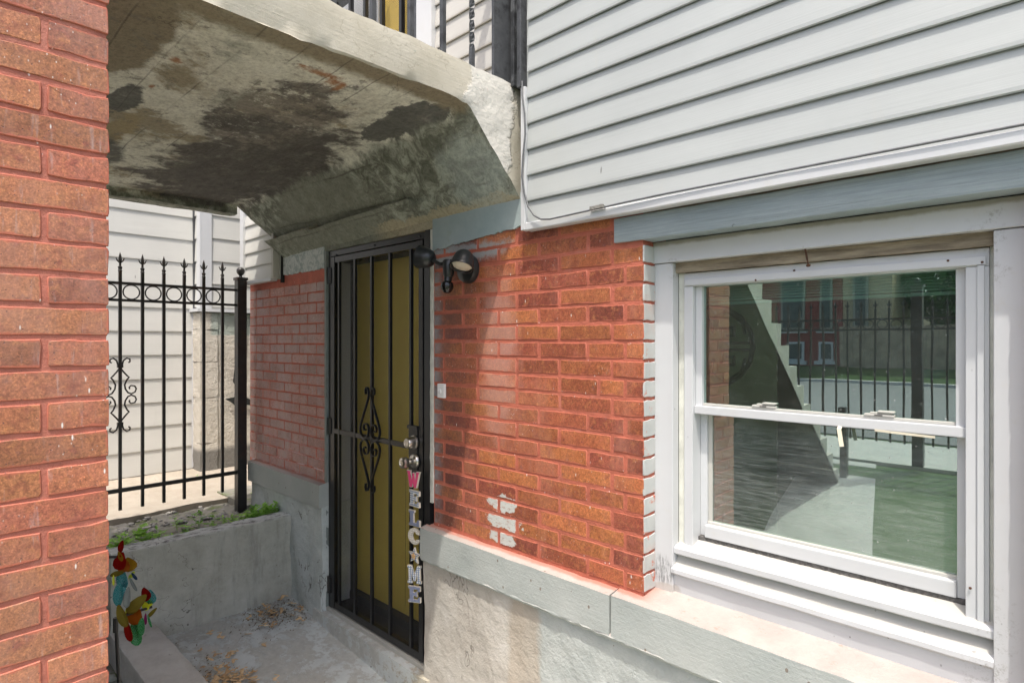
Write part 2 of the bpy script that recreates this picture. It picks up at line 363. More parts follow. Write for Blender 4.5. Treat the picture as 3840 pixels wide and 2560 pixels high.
def m_fascia():
    k = N('landing_fascia', .85)
    X, Y, Z = k.xyz()
    b = k.ramp(k.noise(5, 8, .7), [(.2, (.35, .325, .255)), (.5, (.46, .43, .355)), (.8, (.54, .515, .45))])
    b = k.mix(.5, b, k.ramp(k.noise(1, 5, .7, k.vec((3, 3, 130), rot=(.02, 0, 0))), [(.3, .80), (.7, 1.08)]), 'MULTIPLY')
    pl = k.blob((-1.63, -.17, 2.52), (.3, .13, .24), .35, 8, .08)
    b = k.mix(pl, b, (.55, .535, .49))
    b = k.mix(k.mth('MULTIPLY', k.step(Y, -.07, -.02), .5), b, (.40, .37, .29))
    gp = k.mth('MULTIPLY', k.step(k.noise(38, 4, .7), .64, .70), k.step(k.noise(4.5, 3, .6, k.vec(loc=(3, 8, 8))), .52, .62))
    b = k.mix(k.mth('MULTIPLY', gp, .7), b, (.20, .30, .27))
    rd = k.mth('MULTIPLY', k.step(k.noise(44, 4, .7, k.vec(loc=(8, 8, 8))), .66, .72), k.step(k.noise(3.5, 3, .6, k.vec(loc=(8, 3, 8))), .54, .62))
    b = k.mix(k.mth('MULTIPLY', rd, .6), b, (.40, .13, .14))
    ck = k.step(k.mth('ABSOLUTE', k.mth('SUBTRACT', k.noise(1.6, 5, .6, k.vec((1, 1, 1.8), (7, 4, 4))), .5)), .0030, .0006)
    b = k.mix(k.mth('MULTIPLY', ck, .28), b, (.16, .14, .10))
    k.col(b)
    k.bump(k.mth('MULTIPLY', pl, k.noise(9, 4, .6)), .6, .02)
    k.bump(k.noise(1, 5, .7, k.vec((4, 4, 160))), .35, .003); k.bump(k.noise(45, 6, .75), .4, .005)
    return k.m
M['fascia'] = m_fascia()

def m_floor():
    k = N('peeling_floor_paint', .75)
    paint = k.ramp(k.noise(8, 7, .7), [(.25, (.48, .51, .50)), (.6, (.62, .65, .635)), (.85, (.72, .74, .72))])
    bare = k.ramp(k.noise(30, 6, .7), [(.25, (.40, .40, .37)), (.6, (.52, .52, .485)), (.85, (.62, .61, .56))])
    tan = k.ramp(k.noise(90, 4, .7), [(.3, (.36, .33, .26)), (.7, (.52, .48, .39))])
    X, Y, Z = k.xyz()
    bare = k.mix(k.step(k.mth('ADD', X, k.noise(3, 4)), -2.25, -1.85), bare, tan)
    m = k.step(k.noise(6.5, 9, .78, k.vec(loc=(2, 5, 0)), .2), .47, .53)
    b = k.mix(m, paint, bare)
    b = k.mix(k.step(k.noise(34, 5, .7), .66, .72), b, (.17, .16, .13))
    k.col(b); k.bump(k.mth('MULTIPLY', m, -1), .5, .004); k.bump(k.noise(50, 6, .75), .5, .005)
    return k.m
M['floor'] = m_floor()

def m_conc(name, a, b_, c, streak=.5, moss=0, top=0):
    k = N(name, .85)
    b = k.ramp(k.noise(6, 8, .72), [(.2, a), (.5, b_), (.8, c)])
    st = k.step(k.noise(1, 6, .7, k.vec((14, 14, 2.2))), .50, .74)
    b = k.mix(k.mth('MULTIPLY', st, streak), b, tuple(v * .45 for v in b_))
    sp = k.mth('MULTIPLY', k.step(k.noise(30, 6, .75), .62, .70), .7)
    b = k.mix(sp, b, (.07, .065, .05))
    if top:
        nz = k.n('ShaderNodeSeparateXYZ'); k.l(k.geo.outputs['Normal'], nz.inputs[0])
        pe = k.ramp(k.noise(22, 7, .75, k.vec((1, .5, 1))), [(.42, (.20, .20, .185)), (.50, (.56, .57, .55)), (.8, (.70, .71, .69))])
        b = k.mix(k.step(k.mth('ADD', nz.outputs[2], k.mth('MULTIPLY', k.step(k.xyz()[2], .49, .515), .5)), .35, .7), b, pe)
        ck = k.step(k.mth('ABSOLUTE', k.mth('SUBTRACT', k.noise(1.3, 5, .6, k.vec((1, 1, 1.6), (3, 4, 4))), .5)), .0016, .0004)
        b = k.mix(k.mth('MULTIPLY', k.mth('MULTIPLY', ck, k.step(k.noise(1.9, 3, .5, k.vec(loc=(6, 1, 1))), .52, .56)), .8), b, (.07, .06, .05))
    if moss:
        b = k.mix(k.mth('MULTIPLY', k.step(k.noise(7, 6, .7, k.vec(loc=(4, 4, 4))), .5, .62), moss), b, (.10, .14, .03))
    k.col(b); k.bump(k.noise(10, 6, .7), .5, .015); k.bump(k.noise(70, 6, .78), .45, .004)
    return k.m
M['ret'] = m_conc('retaining_concrete', (.27, .265, .225), (.42, .42, .37), (.54, .545, .50), .6, top=1)
M['curb'] = m_conc('curb_concrete', (.36, .335, .31), (.52, .50, .47), (.63, .62, .59), .15)
M['walk'] = m_conc('gangway_concrete', (.27, .235, .185), (.35, .305, .25), (.41, .37, .31), .1)
M['walk2'] = m_conc('yard_walk_concrete', (.40, .39, .37), (.50, .49, .47), (.58, .57, .55), .1)
M['road'] = m_conc('road_asphalt', (.16, .16, .165), (.20, .20, .21), (.24, .24, .25), .1)
M['soil'] = m_conc('bed_soil', (.10, .09, .07), (.22, .21, .18), (.36, .345, .31), .1, .8)
M['step'] = m_conc('stair_concrete', (.42, .39, .33), (.54, .51, .45), (.62, .59, .54), .2)
M['stair_shade'] = m_conc('stair_shade_brown', (.06, .05, .035), (.08, .065, .045), (.11, .09, .06), .3)  # dark brown with the under-stair shade put into the colour
M['rubble'] = m_conc('rubble_stone', (.16, .155, .14), (.27, .26, .235), (.42, .41, .37), .1)

def m_found():
    k = N('neighbour_foundation', .85)
    X, Y, Z = k.xyz()
    b = k.ramp(k.noise(5, 7, .7), [(.2, (.46, .41, .34)), (.5, (.60, .555, .475)), (.8, (.70, .665, .59))])
    gz = k.mth('MULTIPLY', k.step(Z, 1.68, 1.70), k.step(Y, .22, .26))
    b = k.mix(gz, b, (.36, .40, .35))
    b = k.mix(k.step(Z, .66, .60), b, (.20, .19, .17))
    k.col(b); k.bump(k.noise(24, 7, .75), 1, .03); return k.m
M['found'] = m_found()

def metal(name, c, rough, var=.3, met=.0, rust=None):
    k = N(name, rough, met)
    b = k.ramp(k.noise(18, 6, .7), [(.3, tuple(v * (1 - var) for v in c)), (.7, tuple(v * (1 + var) for v in c))])
    if rust: b = k.mix(k.step(k.noise(9, 7, .75, k.vec(loc=(2, 2, 2))), .50, .66), b, rust)
    k.col(b); k.bump(k.noise(60, 5, .7), .2, .0015); return k.m
M['black'] = metal('black_enamel', (.012, .012, .013), .28)
M['iron'] = metal('wrought_iron_black', (.020, .018, .018), .38, rust=(.045, .022, .014))
M['iron_grey'] = metal('weathered_black_paint', (.060, .063, .068), .5, rust=(.02, .02, .022))
M['blackwood'] = metal('peeling_black_wood', (.030, .032, .035), .5, .5, rust=(.10, .105, .11))
M['nickel'] = metal('satin_nickel', (.62, .58, .52), .28, .08, 1.0)
M['rust'] = metal('rusty_steel', (.10, .045, .025), .7, .4, .4)
M['plastic'] = metal('black_plastic', (.018, .020, .021), .33)
M['gloss'] = metal('gloss_black_dome', (.008, .008, .008), .06)
M['cable'] = metal('grey_cable', (.11, .115, .12), .5)
M['lens'] = plain('lamp_lens', (.62, .57, .47), .35, var=.05)
M['yellow'] = plain('yellow_door_paint', (.92, .68, .13), .5, var=.06, bump=.05)
M['yellow_up'] = plain('upper_yellow_paint', (.80, .56, .11), .5, var=.08, bump=.05)
M['dark'] = plain('dark_interior', (.018, .020, .018), .9, bump=0)
M['roomwall'] = plain('room_wall', (.10, .105, .10), .9, bump=0)
M['jamb_dark'] = plain('dark_door_stop', (.035, .035, .037), .6, bump=0)
M['jamb_grey'] = plain('grey_jamb_paint', (.20, .225, .215), .55, bump=.3, dirt=(.09, .075, .05))
M['blind'] = plain('pale_blind_slat', (.80, .86, .80), .5, var=.1)
M['pinkpaint'] = plain('pink_letter_paint', (.68, .075, .19), .45, var=.05)
M['blueletter'] = plain('slate_blue_letter_paint', (.20, .225, .32), .5, var=.08)
M['cream_edge'] = plain('worn_cream_edge', (.66, .60, .50), .6, var=.15)
M['caulk'] = plain('old_caulk', (.60, .60, .53), .7, var=.2, bump=.4)
M['bell'] = plain('bell_plastic', (.74, .73, .72), .35, var=.03)
M['tape'] = plain('peeling_tape', (.66, .61, .47), .6, var=.05)
M['gasket'] = plain('dark_weatherstrip', (.10, .095, .09), .8, var=.5, scale=120)

def m_gingham(name, a, b_):
    k = N(name, .5)
    tc = k.n('ShaderNodeTexCoord'); v = k.xyz(tc.outputs['Object'])
    fx = k.mth('FRACT', k.mth('MULTIPLY', v[0], 95)); fz = k.mth('FRACT', k.mth('MULTIPLY', v[2], 95))
    m = k.mth('MULTIPLY', k.step(fx, .34, .42), k.step(fz, .34, .42))
    k.col(k.mix(m, a, b_)); return k.m
M['ging_blue'] = m_gingham('blue_check_letter', (.17, .22, .33), (.74, .74, .70))
M['ging_cream'] = m_gingham('cream_check_letter', (.50, .46, .40), (.76, .74, .66))
M['starcore'] = plain('orange_star_paint', (.62, .38, .16), .5)

def m_mesh():
    k = N('perforated_security_mesh', .45)
    k.col((.05, .05, .05))
    X, Y, Z = k.xyz()
    a = k.mth('SINE', k.mth('MULTIPLY', X, 2 * math.pi / .0088)); c = k.mth('SINE', k.mth('MULTIPLY', Z, 2 * math.pi / .0088))
    hole = k.step(k.mth('MULTIPLY', a, c), -.74, -.38)
    k.l(k.mth('SUBTRACT', 1, k.mth('MULTIPLY', hole, .95)), k.b.inputs['Alpha'])
    return k.m
M['mesh'] = m_mesh()

def m_glass(name, dust, tint=(.74, .88, .82), refl=.22, wipe=False):
    m = bpy.data.materials.new(name); m.use_nodes = True; t = m.node_tree
    for n_ in list(t.nodes):
        if n_.type != 'OUTPUT_MATERIAL': t.nodes.remove(n_)
    out = [n_ for n_ in t.nodes if n_.type == 'OUTPUT_MATERIAL'][0]
    nn = t.nodes.new
    tr = nn('ShaderNodeBsdfTransparent'); tr.inputs[0].default_value = (*tint, 1)
    gl = nn('ShaderNodeBsdfGlossy'); gl.inputs[0].default_value = (.86, 1, .94, 1); gl.inputs['Roughness'].default_value = .008
    lw = nn('ShaderNodeFresnel'); lw.inputs[0].default_value = 1.5
    ad = nn('ShaderNodeMath'); ad.inputs[1].default_value = refl; t.links.new(lw.outputs[0], ad.inputs[0])
    mx = nn('ShaderNodeMixShader'); t.links.new(ad.outputs[0], mx.inputs[0]); t.links.new(tr.outputs[0], mx.inputs[1]); t.links.new(gl.outputs[0], mx.inputs[2])
    df = nn('ShaderNodeBsdfDiffuse'); df.inputs[0].default_value = (.66, .70, .67, 1)
    geo = nn('ShaderNodeNewGeometry')
    def noise_(sc_, loc, scale3=(1, 1, 1), rot=(0, 0, 0), det=6):
        mp = nn('ShaderNodeMapping'); t.links.new(geo.outputs['Position'], mp.inputs[0]); mp.inputs['Location'].default_value = loc
        mp.inputs['Scale'].default_value = scale3; mp.inputs['Rotation'].default_value = rot
        no = nn('ShaderNodeTexNoise'); no.inputs['Scale'].default_value = sc_; no.inputs['Detail'].default_value = det; no.inputs['Roughness'].default_value = .7
        t.links.new(mp.outputs[0], no.inputs['Vector']); return no.outputs[0]
    def mr(x, a, b, c=0, d=1):
        r = nn('ShaderNodeMapRange'); t.links.new(x, r.inputs[0])
        for i_, v_ in enumerate((a, b, c, d)): r.inputs[i_ + 1].default_value = v_
        return r.outputs[0]
    def mm(op, a, b):
        r = nn('ShaderNodeMath'); r.operation = op; r.use_clamp = True
        for i_, v_ in enumerate((a, b)):
            if isinstance(v_, (int, float)): r.inputs[i_].default_value = v_
            else: t.links.new(v_, r.inputs[i_])
        return r.outputs[0]
    wb = nn('ShaderNodeBump'); wb.inputs['Strength'].default_value = .02 if wipe else .05; wb.inputs['Distance'].default_value = .004; t.links.new(noise_(6, (1, 1, 1), (1, 1, .5), det=1), wb.inputs['Height']); t.links.new(wb.outputs[0], gl.inputs['Normal'])
    haze = mr(noise_(3, (1, 2, 3)), .35, .7, dust * .4, dust * 1.5)
    vo = nn('ShaderNodeTexVoronoi'); vo.inputs['Scale'].default_value = 60
    mp = nn('ShaderNodeMapping'); t.links.new(geo.outputs['Position'], mp.inputs[0]); mp.inputs['Scale'].default_value = (1, 1, .7); t.links.new(mp.outputs[0], vo.inputs[0])
    sp = mm('MULTIPLY', mr(vo.outputs[0], .13, .06), mr(noise_(7, (4, 2, 6)), .48, .62))
    fac = mm('ADD', haze, mm('MULTIPLY', sp, .55))
    fine = mm('MULTIPLY', mr(noise_(110, (2, 2, 2)), .60, .72), .22)
    fac = mm('ADD', fac, fine)
    scr = mm('MULTIPLY', mr(noise_(1, (5, 5, 5), (7, 7, 420), (0, -.12, 0)), .60, .78), .16)
    fac = mm('ADD', fac, scr)
    if wipe:
        wp = mm('MULTIPLY', mr(noise_(1, (5, 1, 5), (14, 14, 300), (0, .28, 0)), .42, .75), .20)
        fac = mm('ADD', fac, wp)
    mx2 = nn('ShaderNodeMixShader'); t.links.new(fac, mx2.inputs[0]); t.links.new(mx.outputs[0], mx2.inputs[1]); t.links.new(df.outputs[0], mx2.inputs[2])
    t.links.new(mx2.outputs[0], out.inputs[0])
    return m
M['glass'] = m_glass('dusty_window_glass', .035)
M['glass_low'] = m_glass('hazy_window_glass', .075, (.66, .82, .76), .24, True)

def m_petal(name, c, sparkle=0):
    k = N(name, .18)
    k.col(c); k.b.inputs['Transmission Weight'].default_value = .55; k.b.inputs['IOR'].default_value = 1.08
    if sparkle:
        k.col(k.mix(k.step(k.noise(900, 2, .8), .55, .65), c, (.6, .8, .8))); k.b.inputs['Transmission Weight'].default_value = .15
    return k.m
PET = dict(red=(.50, .02, .015), orange=(.62, .17, .02), amber=(.60, .34, .03), green=(.02, .32, .04), teal=(.03, .33, .36), pink=(.55, .06, .25), olive=(.42, .33, .06), blue=(.05, .12, .25), clear=(.55, .60, .58))
for q, c in [(q, tuple(v * .62 for v in c)) for q, c in PET.items()]: M['pet_' + q] = m_petal('petal_' + q, c, q in ('teal', 'green'))
M['pet_lime'] = plain('lime_plastic', (.62, .66, .03), .4, var=.05, bump=0)

def m_leaf(name, a, b_):
    k = N(name, .5)
    k.col(k.ramp(k.mth('ADD', k.mth('MULTIPLY', k.R, .5), k.mth('MULTIPLY', k.noise(30, 3), .5)), [(.2, a), (.8, b_)]))
    k.b.inputs['Transmission Weight'].default_value = .0
    return k.m
M['weed'] = m_leaf('weed_leaf', (.15, .34, .03), (.32, .58, .07))
M['grass'] = m_leaf('lawn_grass', (.030, .065, .014), (.060, .115, .024))
M['tree'] = m_leaf('tree_leaf', (.02, .07, .012), (.06, .15, .02))
M['seed'] = m_leaf('dry_seed_pod', (.46, .28, .13), (.74, .54, .32))
M['bark'] = plain('tree_bark', (.12, .09, .06), .9)
M['litter'] = plain('dry_litter', (.16, .11, .06), .9, var=.6, scale=80, bump=.5)
M['woodfence'] = plain('weathered_cedar', (.30, .245, .18), .85, var=.35, scale=3)
M['farbrick'] = plain('far_red_brick', (.27, .070, .055), .85, var=.2)
M['buffbrick'] = plain('far_buff_brick', (.45, .37, .24), .85, var=.2)
M['farglass'] = plain('far_window_glass', (.06, .08, .08), .2, var=.3, bump=0)
M['curtain'] = plain('brown_curtain_cloth', (.30, .245, .15), .9, var=.15)
M['curtain_dk'] = plain('dark_brown_band', (.06, .045, .03), .9, var=.15)
M['stonegravel'] = m_leaf('gravel_stone', (.22, .23, .19), (.46, .46, .40))

# ------------------------------------------------------------------ geometry kit
def link(o, parent=None):
    COL.objects.link(o)
    if parent: o.parent = parent
    return o
def obj(name, bm, mat, parent=None, smooth=None, loc=None):
    me = bpy.data.meshes.new(name)
    bmesh.ops.recalc_face_normals(bm, faces=bm.faces)
    bm.to_mesh(me); bm.free()
    if mat: me.materials.append(M[mat] if isinstance(mat, str) else mat)
    if smooth is not None:
        for p in me.polygons: p.use_smooth = True
        me.set_sharp_from_angle(angle=math.radians(smooth))
    o = bpy.data.objects.new(name, me)
    if loc is not None: o.location = loc
    return link(o, parent)
def tag(o, label=None, cat=None, group=None, kind=None):
    if label: o['label'] = label
    if cat: o['category'] = cat
    if group: o['group'] = group
    if kind: o['kind'] = kind
    return o
def empty(name, label, cat, loc=(0, 0, 0), group=None, rz=0):
    o = bpy.data.objects.new(name, None); o.location = loc; o.rotation_euler = (0, 0, rz); o.empty_display_size = .1
    return tag(link(o), label, cat, group)
def B(): return bmesh.new()
def box(bm, x0, x1, y0, y1, z0, z1, bev=0, mat=None):
    r = bmesh.ops.create_cube(bm, size=1)['verts']
    for v in r:
        v.co = Vector(((x0 + x1) / 2 + v.co.x * (x1 - x0), (y0 + y1) / 2 + v.co.y * (y1 - y0), (z0 + z1) / 2 + v.co.z * (z1 - z0)))
    if mat: bmesh.ops.transform(bm, matrix=mat, verts=r)
    if bev:
        es = {e for v in r for e in v.link_edges}
        bmesh.ops.bevel(bm, geom=list(es), offset=bev, segments=2, profile=.6, affect='EDGES')
    return bm
def part(name, mat, parent, *b, bev=0, smooth=None):
    bm = B(); box(bm, *b, bev=bev); return obj(name, bm, mat, parent, smooth)
def tube(bm, pts, r, seg=8, caps=True, flat=None):
    """round (or flat strip when flat=(w,h)) bar along a polyline"""
    pts = [Vector(p) for p in pts]; rings = []
    prev = None
    for i, p in enumerate(pts):
        d = (pts[min(i + 1, len(pts) - 1)] - pts[max(i - 1, 0)]).normalized()
        if prev is None:
            a = Vector((0, 1, 0)) if abs(d.y) < .9 else Vector((1, 0, 0))
            u = (a - d * a.dot(d)).normalized()
        else:
            u = (prev - d * prev.dot(d)).normalized()
        prev = u; v = d.cross(u)
        rr = r[i] if isinstance(r, (list, tuple)) else r
        if flat:
            ring = [bm.verts.new(p + u * (sx * flat[0] / 2) + v * (sy * flat[1] / 2)) for sx, sy in ((1, 1), (1, -1), (-1, -1), (-1, 1))]
        else:
            ring = [bm.verts.new(p + (u * math.cos(2 * math.pi * j / seg) + v * math.sin(2 * math.pi * j / seg)) * rr) for j in range(seg)]
        rings.append(ring)
    n_ = len(rings[0])
    for a, b in zip(rings, rings[1:]):
        for j in range(n_): bm.faces.new((a[j], a[(j + 1) % n_], b[(j + 1) % n_], b[j]))
    if caps: bm.faces.new(rings[0][::-1]); bm.faces.new(rings[-1])
    return bm
def lathe(bm, prof, base, axis, seg=16):
    """prof = [(r, h)...] spun about axis from base"""
    axis = Vector(axis).normalized(); base = Vector(base)
    a = Vector((0, 0, 1)) if abs(axis.z) < .9 else Vector((1, 0, 0))
    u = (a - axis * a.dot(axis)).normalized(); v = axis.cross(u)
    rings = []
    for r, h in prof:
        r = max(r, .00015)
        rings.append([bm.verts.new(base + axis * h + (u * math.cos(2 * math.pi * j / seg) + v * math.sin(2 * math.pi * j / seg)) * r) for j in range(seg)])
    for a_, b_ in zip(rings, rings[1:]):
        for j in range(seg): bm.faces.new((a_[j], a_[(j + 1) % seg], b_[(j + 1) % seg], b_[j]))
    bm.faces.new(rings[0][::-1]); bm.faces.new(rings[-1])
    return bm
def cut(bm, step, lo, hi, axes=(0, 1, 2)):
    for ax in axes:
        n_ = max(1, int((hi[ax] - lo[ax]) / step))
        for i in range(1, n_):
            co = [0, 0, 0]; no = [0, 0, 0]; co[ax] = lo[ax] + (hi[ax] - lo[ax]) * i / n_; no[ax] = 1
            bmesh.ops.bisect_plane(bm, geom=bm.verts[:] + bm.edges[:] + bm.faces[:], plane_co=co, plane_no=no)
def rough(bm, amp, freq, seed=0, keep=None):
    for v in bm.verts:
        if keep and keep(v.co): continue
        p = v.co * freq + Vector((seed, seed * 2.3, 0))
        v.co += noise.noise_vector(p) * amp + noise.noise_vector(p * 3.1) * amp * .4
def rough_box(name, mat, parent, x0, x1, y0, y1, z0, z1, step=.04, amp=.003, freq=9, bev=0, seed=0, smooth=40, shape=None, axes=(0, 1, 2)):
    bm = B(); box(bm, x0, x1, y0, y1, z0, z1, bev=bev)
    cut(bm, step, (x0, y0, z0), (x1, y1, z1), axes)
    if shape:
        for v in bm.verts: shape(v.co)
    rough(bm, amp, freq, seed)
    return obj(name, bm, mat, parent, smooth)
def prism(bm, poly, x0, x1):
    """(y, z) outline extruded along x"""
    a = [bm.verts.new((x0, y, z)) for y, z in poly]; b = [bm.verts.new((x1, y, z)) for y, z in poly]
    n_ = len(poly)
    for i in range(n_): bm.faces.new((a[i], a[(i + 1) % n_], b[(i + 1) % n_], b[i]))
    bm.faces.new(a[::-1]); bm.faces.new(b)
    return bm
def plate(bm, poly, y0, y1):
    """(x, z) outline extruded along y (concave outlines allowed)"""
    a = [bm.verts.new((x, y0, z)) for x, z in poly]
    f = bm.faces.new(a)
    r = bmesh.ops.extrude_face_region(bm, geom=[f])
    for v in r['geom']:
        if isinstance(v, bmesh.types.BMVert): v.co.y = y1
    return bm

# ---- bricks: a few shared shapes, scaled to size
def brick_mesh(seed, mat):
    """unit brick: x and z 0..1, face at y = -1 (pushed out), back at y = 0; uneven outline, chamfered arris"""
    rnd = random.Random(seed)
    bm = B()
    out = []
    for x, z in ((0, .1), (.012, 0), (.35, 0), (.68, 0), (.988, 0), (1, .1), (1, .9), (.988, 1), (.66, 1), (.33, 1), (.012, 1), (0, .9)):
        jx = rnd.uniform(-.010, .010); jz = rnd.uniform(-.045, .045)
        out.append((x + jx, z + jz))
    n_ = len(out)
    back = [bm.verts.new((x, 0, z)) for x, z in out]
    mid = [bm.verts.new((x, -.75, z)) for x, z in out]
    def inset(x, z): return (.5 + (x - .5) * .986, .5 + (z - .5) * .945)
    fr = [bm.verts.new((inset(x, z)[0], -1 + rnd.uniform(0, .10), inset(x, z)[1])) for x, z in out]
    c = bm.verts.new((.5, -1.03, .5))
    for a, b in ((back, mid), (mid, fr)):
        for i in range(n_): bm.faces.new((a[i], a[(i + 1) % n_], b[(i + 1) % n_], b[i]))
    for i in range(n_): bm.faces.new((fr[i], fr[(i + 1) % n_], c))
    bmesh.ops.recalc_face_normals(bm, faces=bm.faces)
    me = bpy.data.meshes.new('brick'); bm.to_mesh(me); bm.free(); me.materials.append(M[mat])
    for p in me.polygons: p.use_smooth = True
    me.set_sharp_from_angle(angle=math.radians(50))
    return me
def brick_set(mat, k=8): return [brick_mesh(i * 13 + hash(mat) % 7 * 0, mat) for i in range(k)]
SETS = {q: [brick_mesh(i * 13 + 5, q) for i in range(8)] for q in ('brick_main', 'brick_left', 'brick_pier', 'grey_brick')}
def put_brick(kind, parent, origin, w_, h_, d_, rz=0):
    o = bpy.data.objects.new('brick', random.choice(SETS[kind]))
    o.location = origin; o.scale = (w_, d_, h_)
    o.rotation_euler = (random.uniform(-.012, .012), random.uniform(-.004, .004), rz + random.uniform(-.003, .003))
    return link(o, parent)

# =================================================================== GROUND AND STREET SIDE
def ground():
    bm = B()
    # yard rises from the sunken porch to the street
    xs = [-40, -14, -8, -3.0, 2, 6, 40]
    ys = [(60, .3), (8, .3), (.3, -.45), (-1.0, -.45), (-1.8, -.38), (-3.2, .1), (-4.6, .36), (-6.2, .37), (-16, .30), (-60, .30)]
    rows = [[bm.verts.new((x, y, z)) for x in xs] for y, z in ys]
    for a, b in zip(rows, rows[1:]):
        for i in range(len(xs) - 1): bm.faces.new((a[i], a[i + 1], b[i + 1], b[i]))
    return tag(obj('ground', bm, 'grass'), kind='structure')
ground()
def zg(y):
    P_ = [(.3, -.45), (-1.0, -.45), (-1.8, -.38), (-3.2, .1), (-4.6, .36), (-6.2, .37), (-60, .37)]
    for (a, za), (b, zb) in zip(P_, P_[1:]):
        if a >= y >= b: return za + (zb - za) * (a - y) / (a - b)
    return .3
bm = B()
L = [(-1.35, -1.60, -.3), (-1.8, -1.62, -.75), (-2.5, -1.85, -1.0), (-3.2, -1.92, -1.15), (-4.75, -2.1, -1.45)]
rows = [[bm.verts.new((x0, y, zg(y) + .02)), bm.verts.new((x1, y, zg(y) + .02))] for y, x0, x1 in L]
for a, b in zip(rows, rows[1:]): bm.faces.new((a[0], a[1], b[1], b[0]))
tag(obj('path', bm, 'walk2'), kind='structure')
bm = B(); box(bm, -40, 40, -6.3, -4.8, .30, .40); tag(obj('pavement', bm, 'walk2'), kind='structure')
bm = B(); box(bm, -60, 40, -17.5, -6.6, .20, .385); tag(obj('road', bm, 'road'), kind='structure')
bm = B(); box(bm, -60, 40, -17.75, -17.5, .2, .47, bev=.02); tag(obj('kerb', bm, 'walk2'), kind='structure')
bm = B()
v = [bm.verts.new(p) for p in ((-60, -17.74, .46), (40, -17.74, .46), (40, -20.4, .86), (-60, -20.4, .86))]; bm.faces.new(v)
tag(obj('verge', bm, 'grass'), kind='structure')

# porch floor: falls gently to the right
def fz(x): return max(-.36, -(x + 3.6) * .095)
bm = B()
xs = [-3.66 + i * .12 for i in range(18)] ; 
for (y0, y1, xa, xb) in ((-.83, .02, -3.66, -1.70), (-1.10, .02, -1.70, 1.6)):
    nx = int((xb - xa) / .06); ny = int((y1 - y0) / .06)
    g = [[bm.verts.new((xa + (xb - xa) * i / nx, y0 + (y1 - y0) * j / ny, fz(xa + (xb - xa) * i / nx) + .006 * noise.noise(Vector((i * .3, j * .3, xa))))) for i in range(nx + 1)] for j in range(ny + 1)]
    for j in range(ny):
        for i in range(nx): bm.faces.new((g[j][i], g[j][i + 1], g[j + 1][i + 1], g[j + 1][i]))
tag(obj('porch_floor', bm, 'floor', smooth=60), kind='structure')

# gangway slab beside the neighbour's house and the raised bed
bm = B(); box(bm, -6.6, -4.80, -3.2, 3.2, .20, .435); cut(bm, .07, (-6.6, -3.2, .2), (-4.8, 3.2, .435), (0, 1))
for v in bm.verts:
    if v.co.x > -4.85: v.co.x += .05 * noise.noise(Vector((0, v.co.y * 2.2, 3))) + (.13 if v.co.z > .4 else .05) * (1 if v.co.y < .3 else 0)
rough(bm, .006, 6)
tag(obj('gangway_slab', bm, 'walk', smooth=40), kind='structure')
bm = B(); box(bm, -4.78, -3.74, -3.2, -.02, -.3, .425); cut(bm, .045, (-4.78, -3.2, -.3), (-3.74, -.02, .425), (0, 1))
for v in bm.verts:
    if v.co.z > .4: v.co.z += .05 * min(1, max(0, (v.co.x + 4.5) / .5)) - .03 + .028 * noise.noise(v.co * 7) + .014 * noise.noise(v.co * 25)
tag(obj('soil_bed', bm, 'soil', smooth=50), kind='structure')
bm = B(); box(bm, -4.9, -4.32, -.02, 3.2, -.3, .445); tag(obj('gangway_ground', bm, 'soil'), kind='structure')
bm = B(); box(bm, -3.70, -1.7, -1.9, -1.00, -.3, -.04); tag(obj('gravel_bed_base', bm, 'soil'), kind='structure')
# gravel under the stair
bm = B(); rnd = random.Random(3)
for i in range(420):
    x = rnd.uniform(-3.68, -2.2); y = rnd.uniform(-1.7, -1.03); r = rnd.uniform(.010, .030)
    m_ = Matrix.Translation((x, y, -.035 + rnd.uniform(-.005, .02))) @ Matrix.Rotation(rnd.uniform(0, 6), 4, 'Z') @ Matrix.Rotation(rnd.uniform(-.6, .6), 4, 'X') @ Matrix.Diagonal((r * rnd.uniform(.8, 1.6), r, r * rnd.uniform(.4, .8), 1))
    vv = bmesh.ops.create_icosphere(bm, subdivisions=1, radius=1, matrix=m_)['verts']
    for v in vv: v.co += noise.noise_vector(v.co * 60) * r * .5
tag(obj('gravel', bm, 'stonegravel'), kind='stuff')

# =================================================================== THE HOUSE
house = empty('house', 'brick and grey siding house with a black security door and a white sash window', 'house', (0, 0, 0))
XR = -1.0635     # right end of main brickwork
# ---- main brickwork
wall = obj('brick_wall', None or box(B(), -2.205, XR - .004, .0035, .16, .735, 2.12), 'mortar', house)
ZB, CH = .763, .0668
A_ = [-2.128, -1.897, -1.661, -1.434, -1.192]; B_ = [-2.215, -1.994, -1.766, -1.539, -1.299, -1.137]
for kx in range(20):
    z0 = ZB + CH * kx + .0065; z1 = z0 + CH - .013
    js = A_ if kx % 2 else B_
    if kx in (10,): js = [-2.128, -1.897, -1.661, -1.434, -1.25, -1.137]
    xs = [-2.200] + [j for j in js if j > -2.19] + [XR]
    xmax = XR if z1 < 1.975 else -1.185
    for a, b in zip(xs, xs[1:]):
        a2 = a + (.0055 if a > -2.199 else 0) + random.uniform(-.002, .002); b2 = min(b - (.0055 if b < XR else 0), xmax) + random.uniform(-.002, .0)
        if b == XR and xmax == XR: b2 = XR
        if b2 - a2 < .02: continue
        put_brick('brick_main', wall, (a2, .008, z0 + random.uniform(-.001, .001)), b2 - a2, z1 - z0, .0056 + random.uniform(.0, .0025))
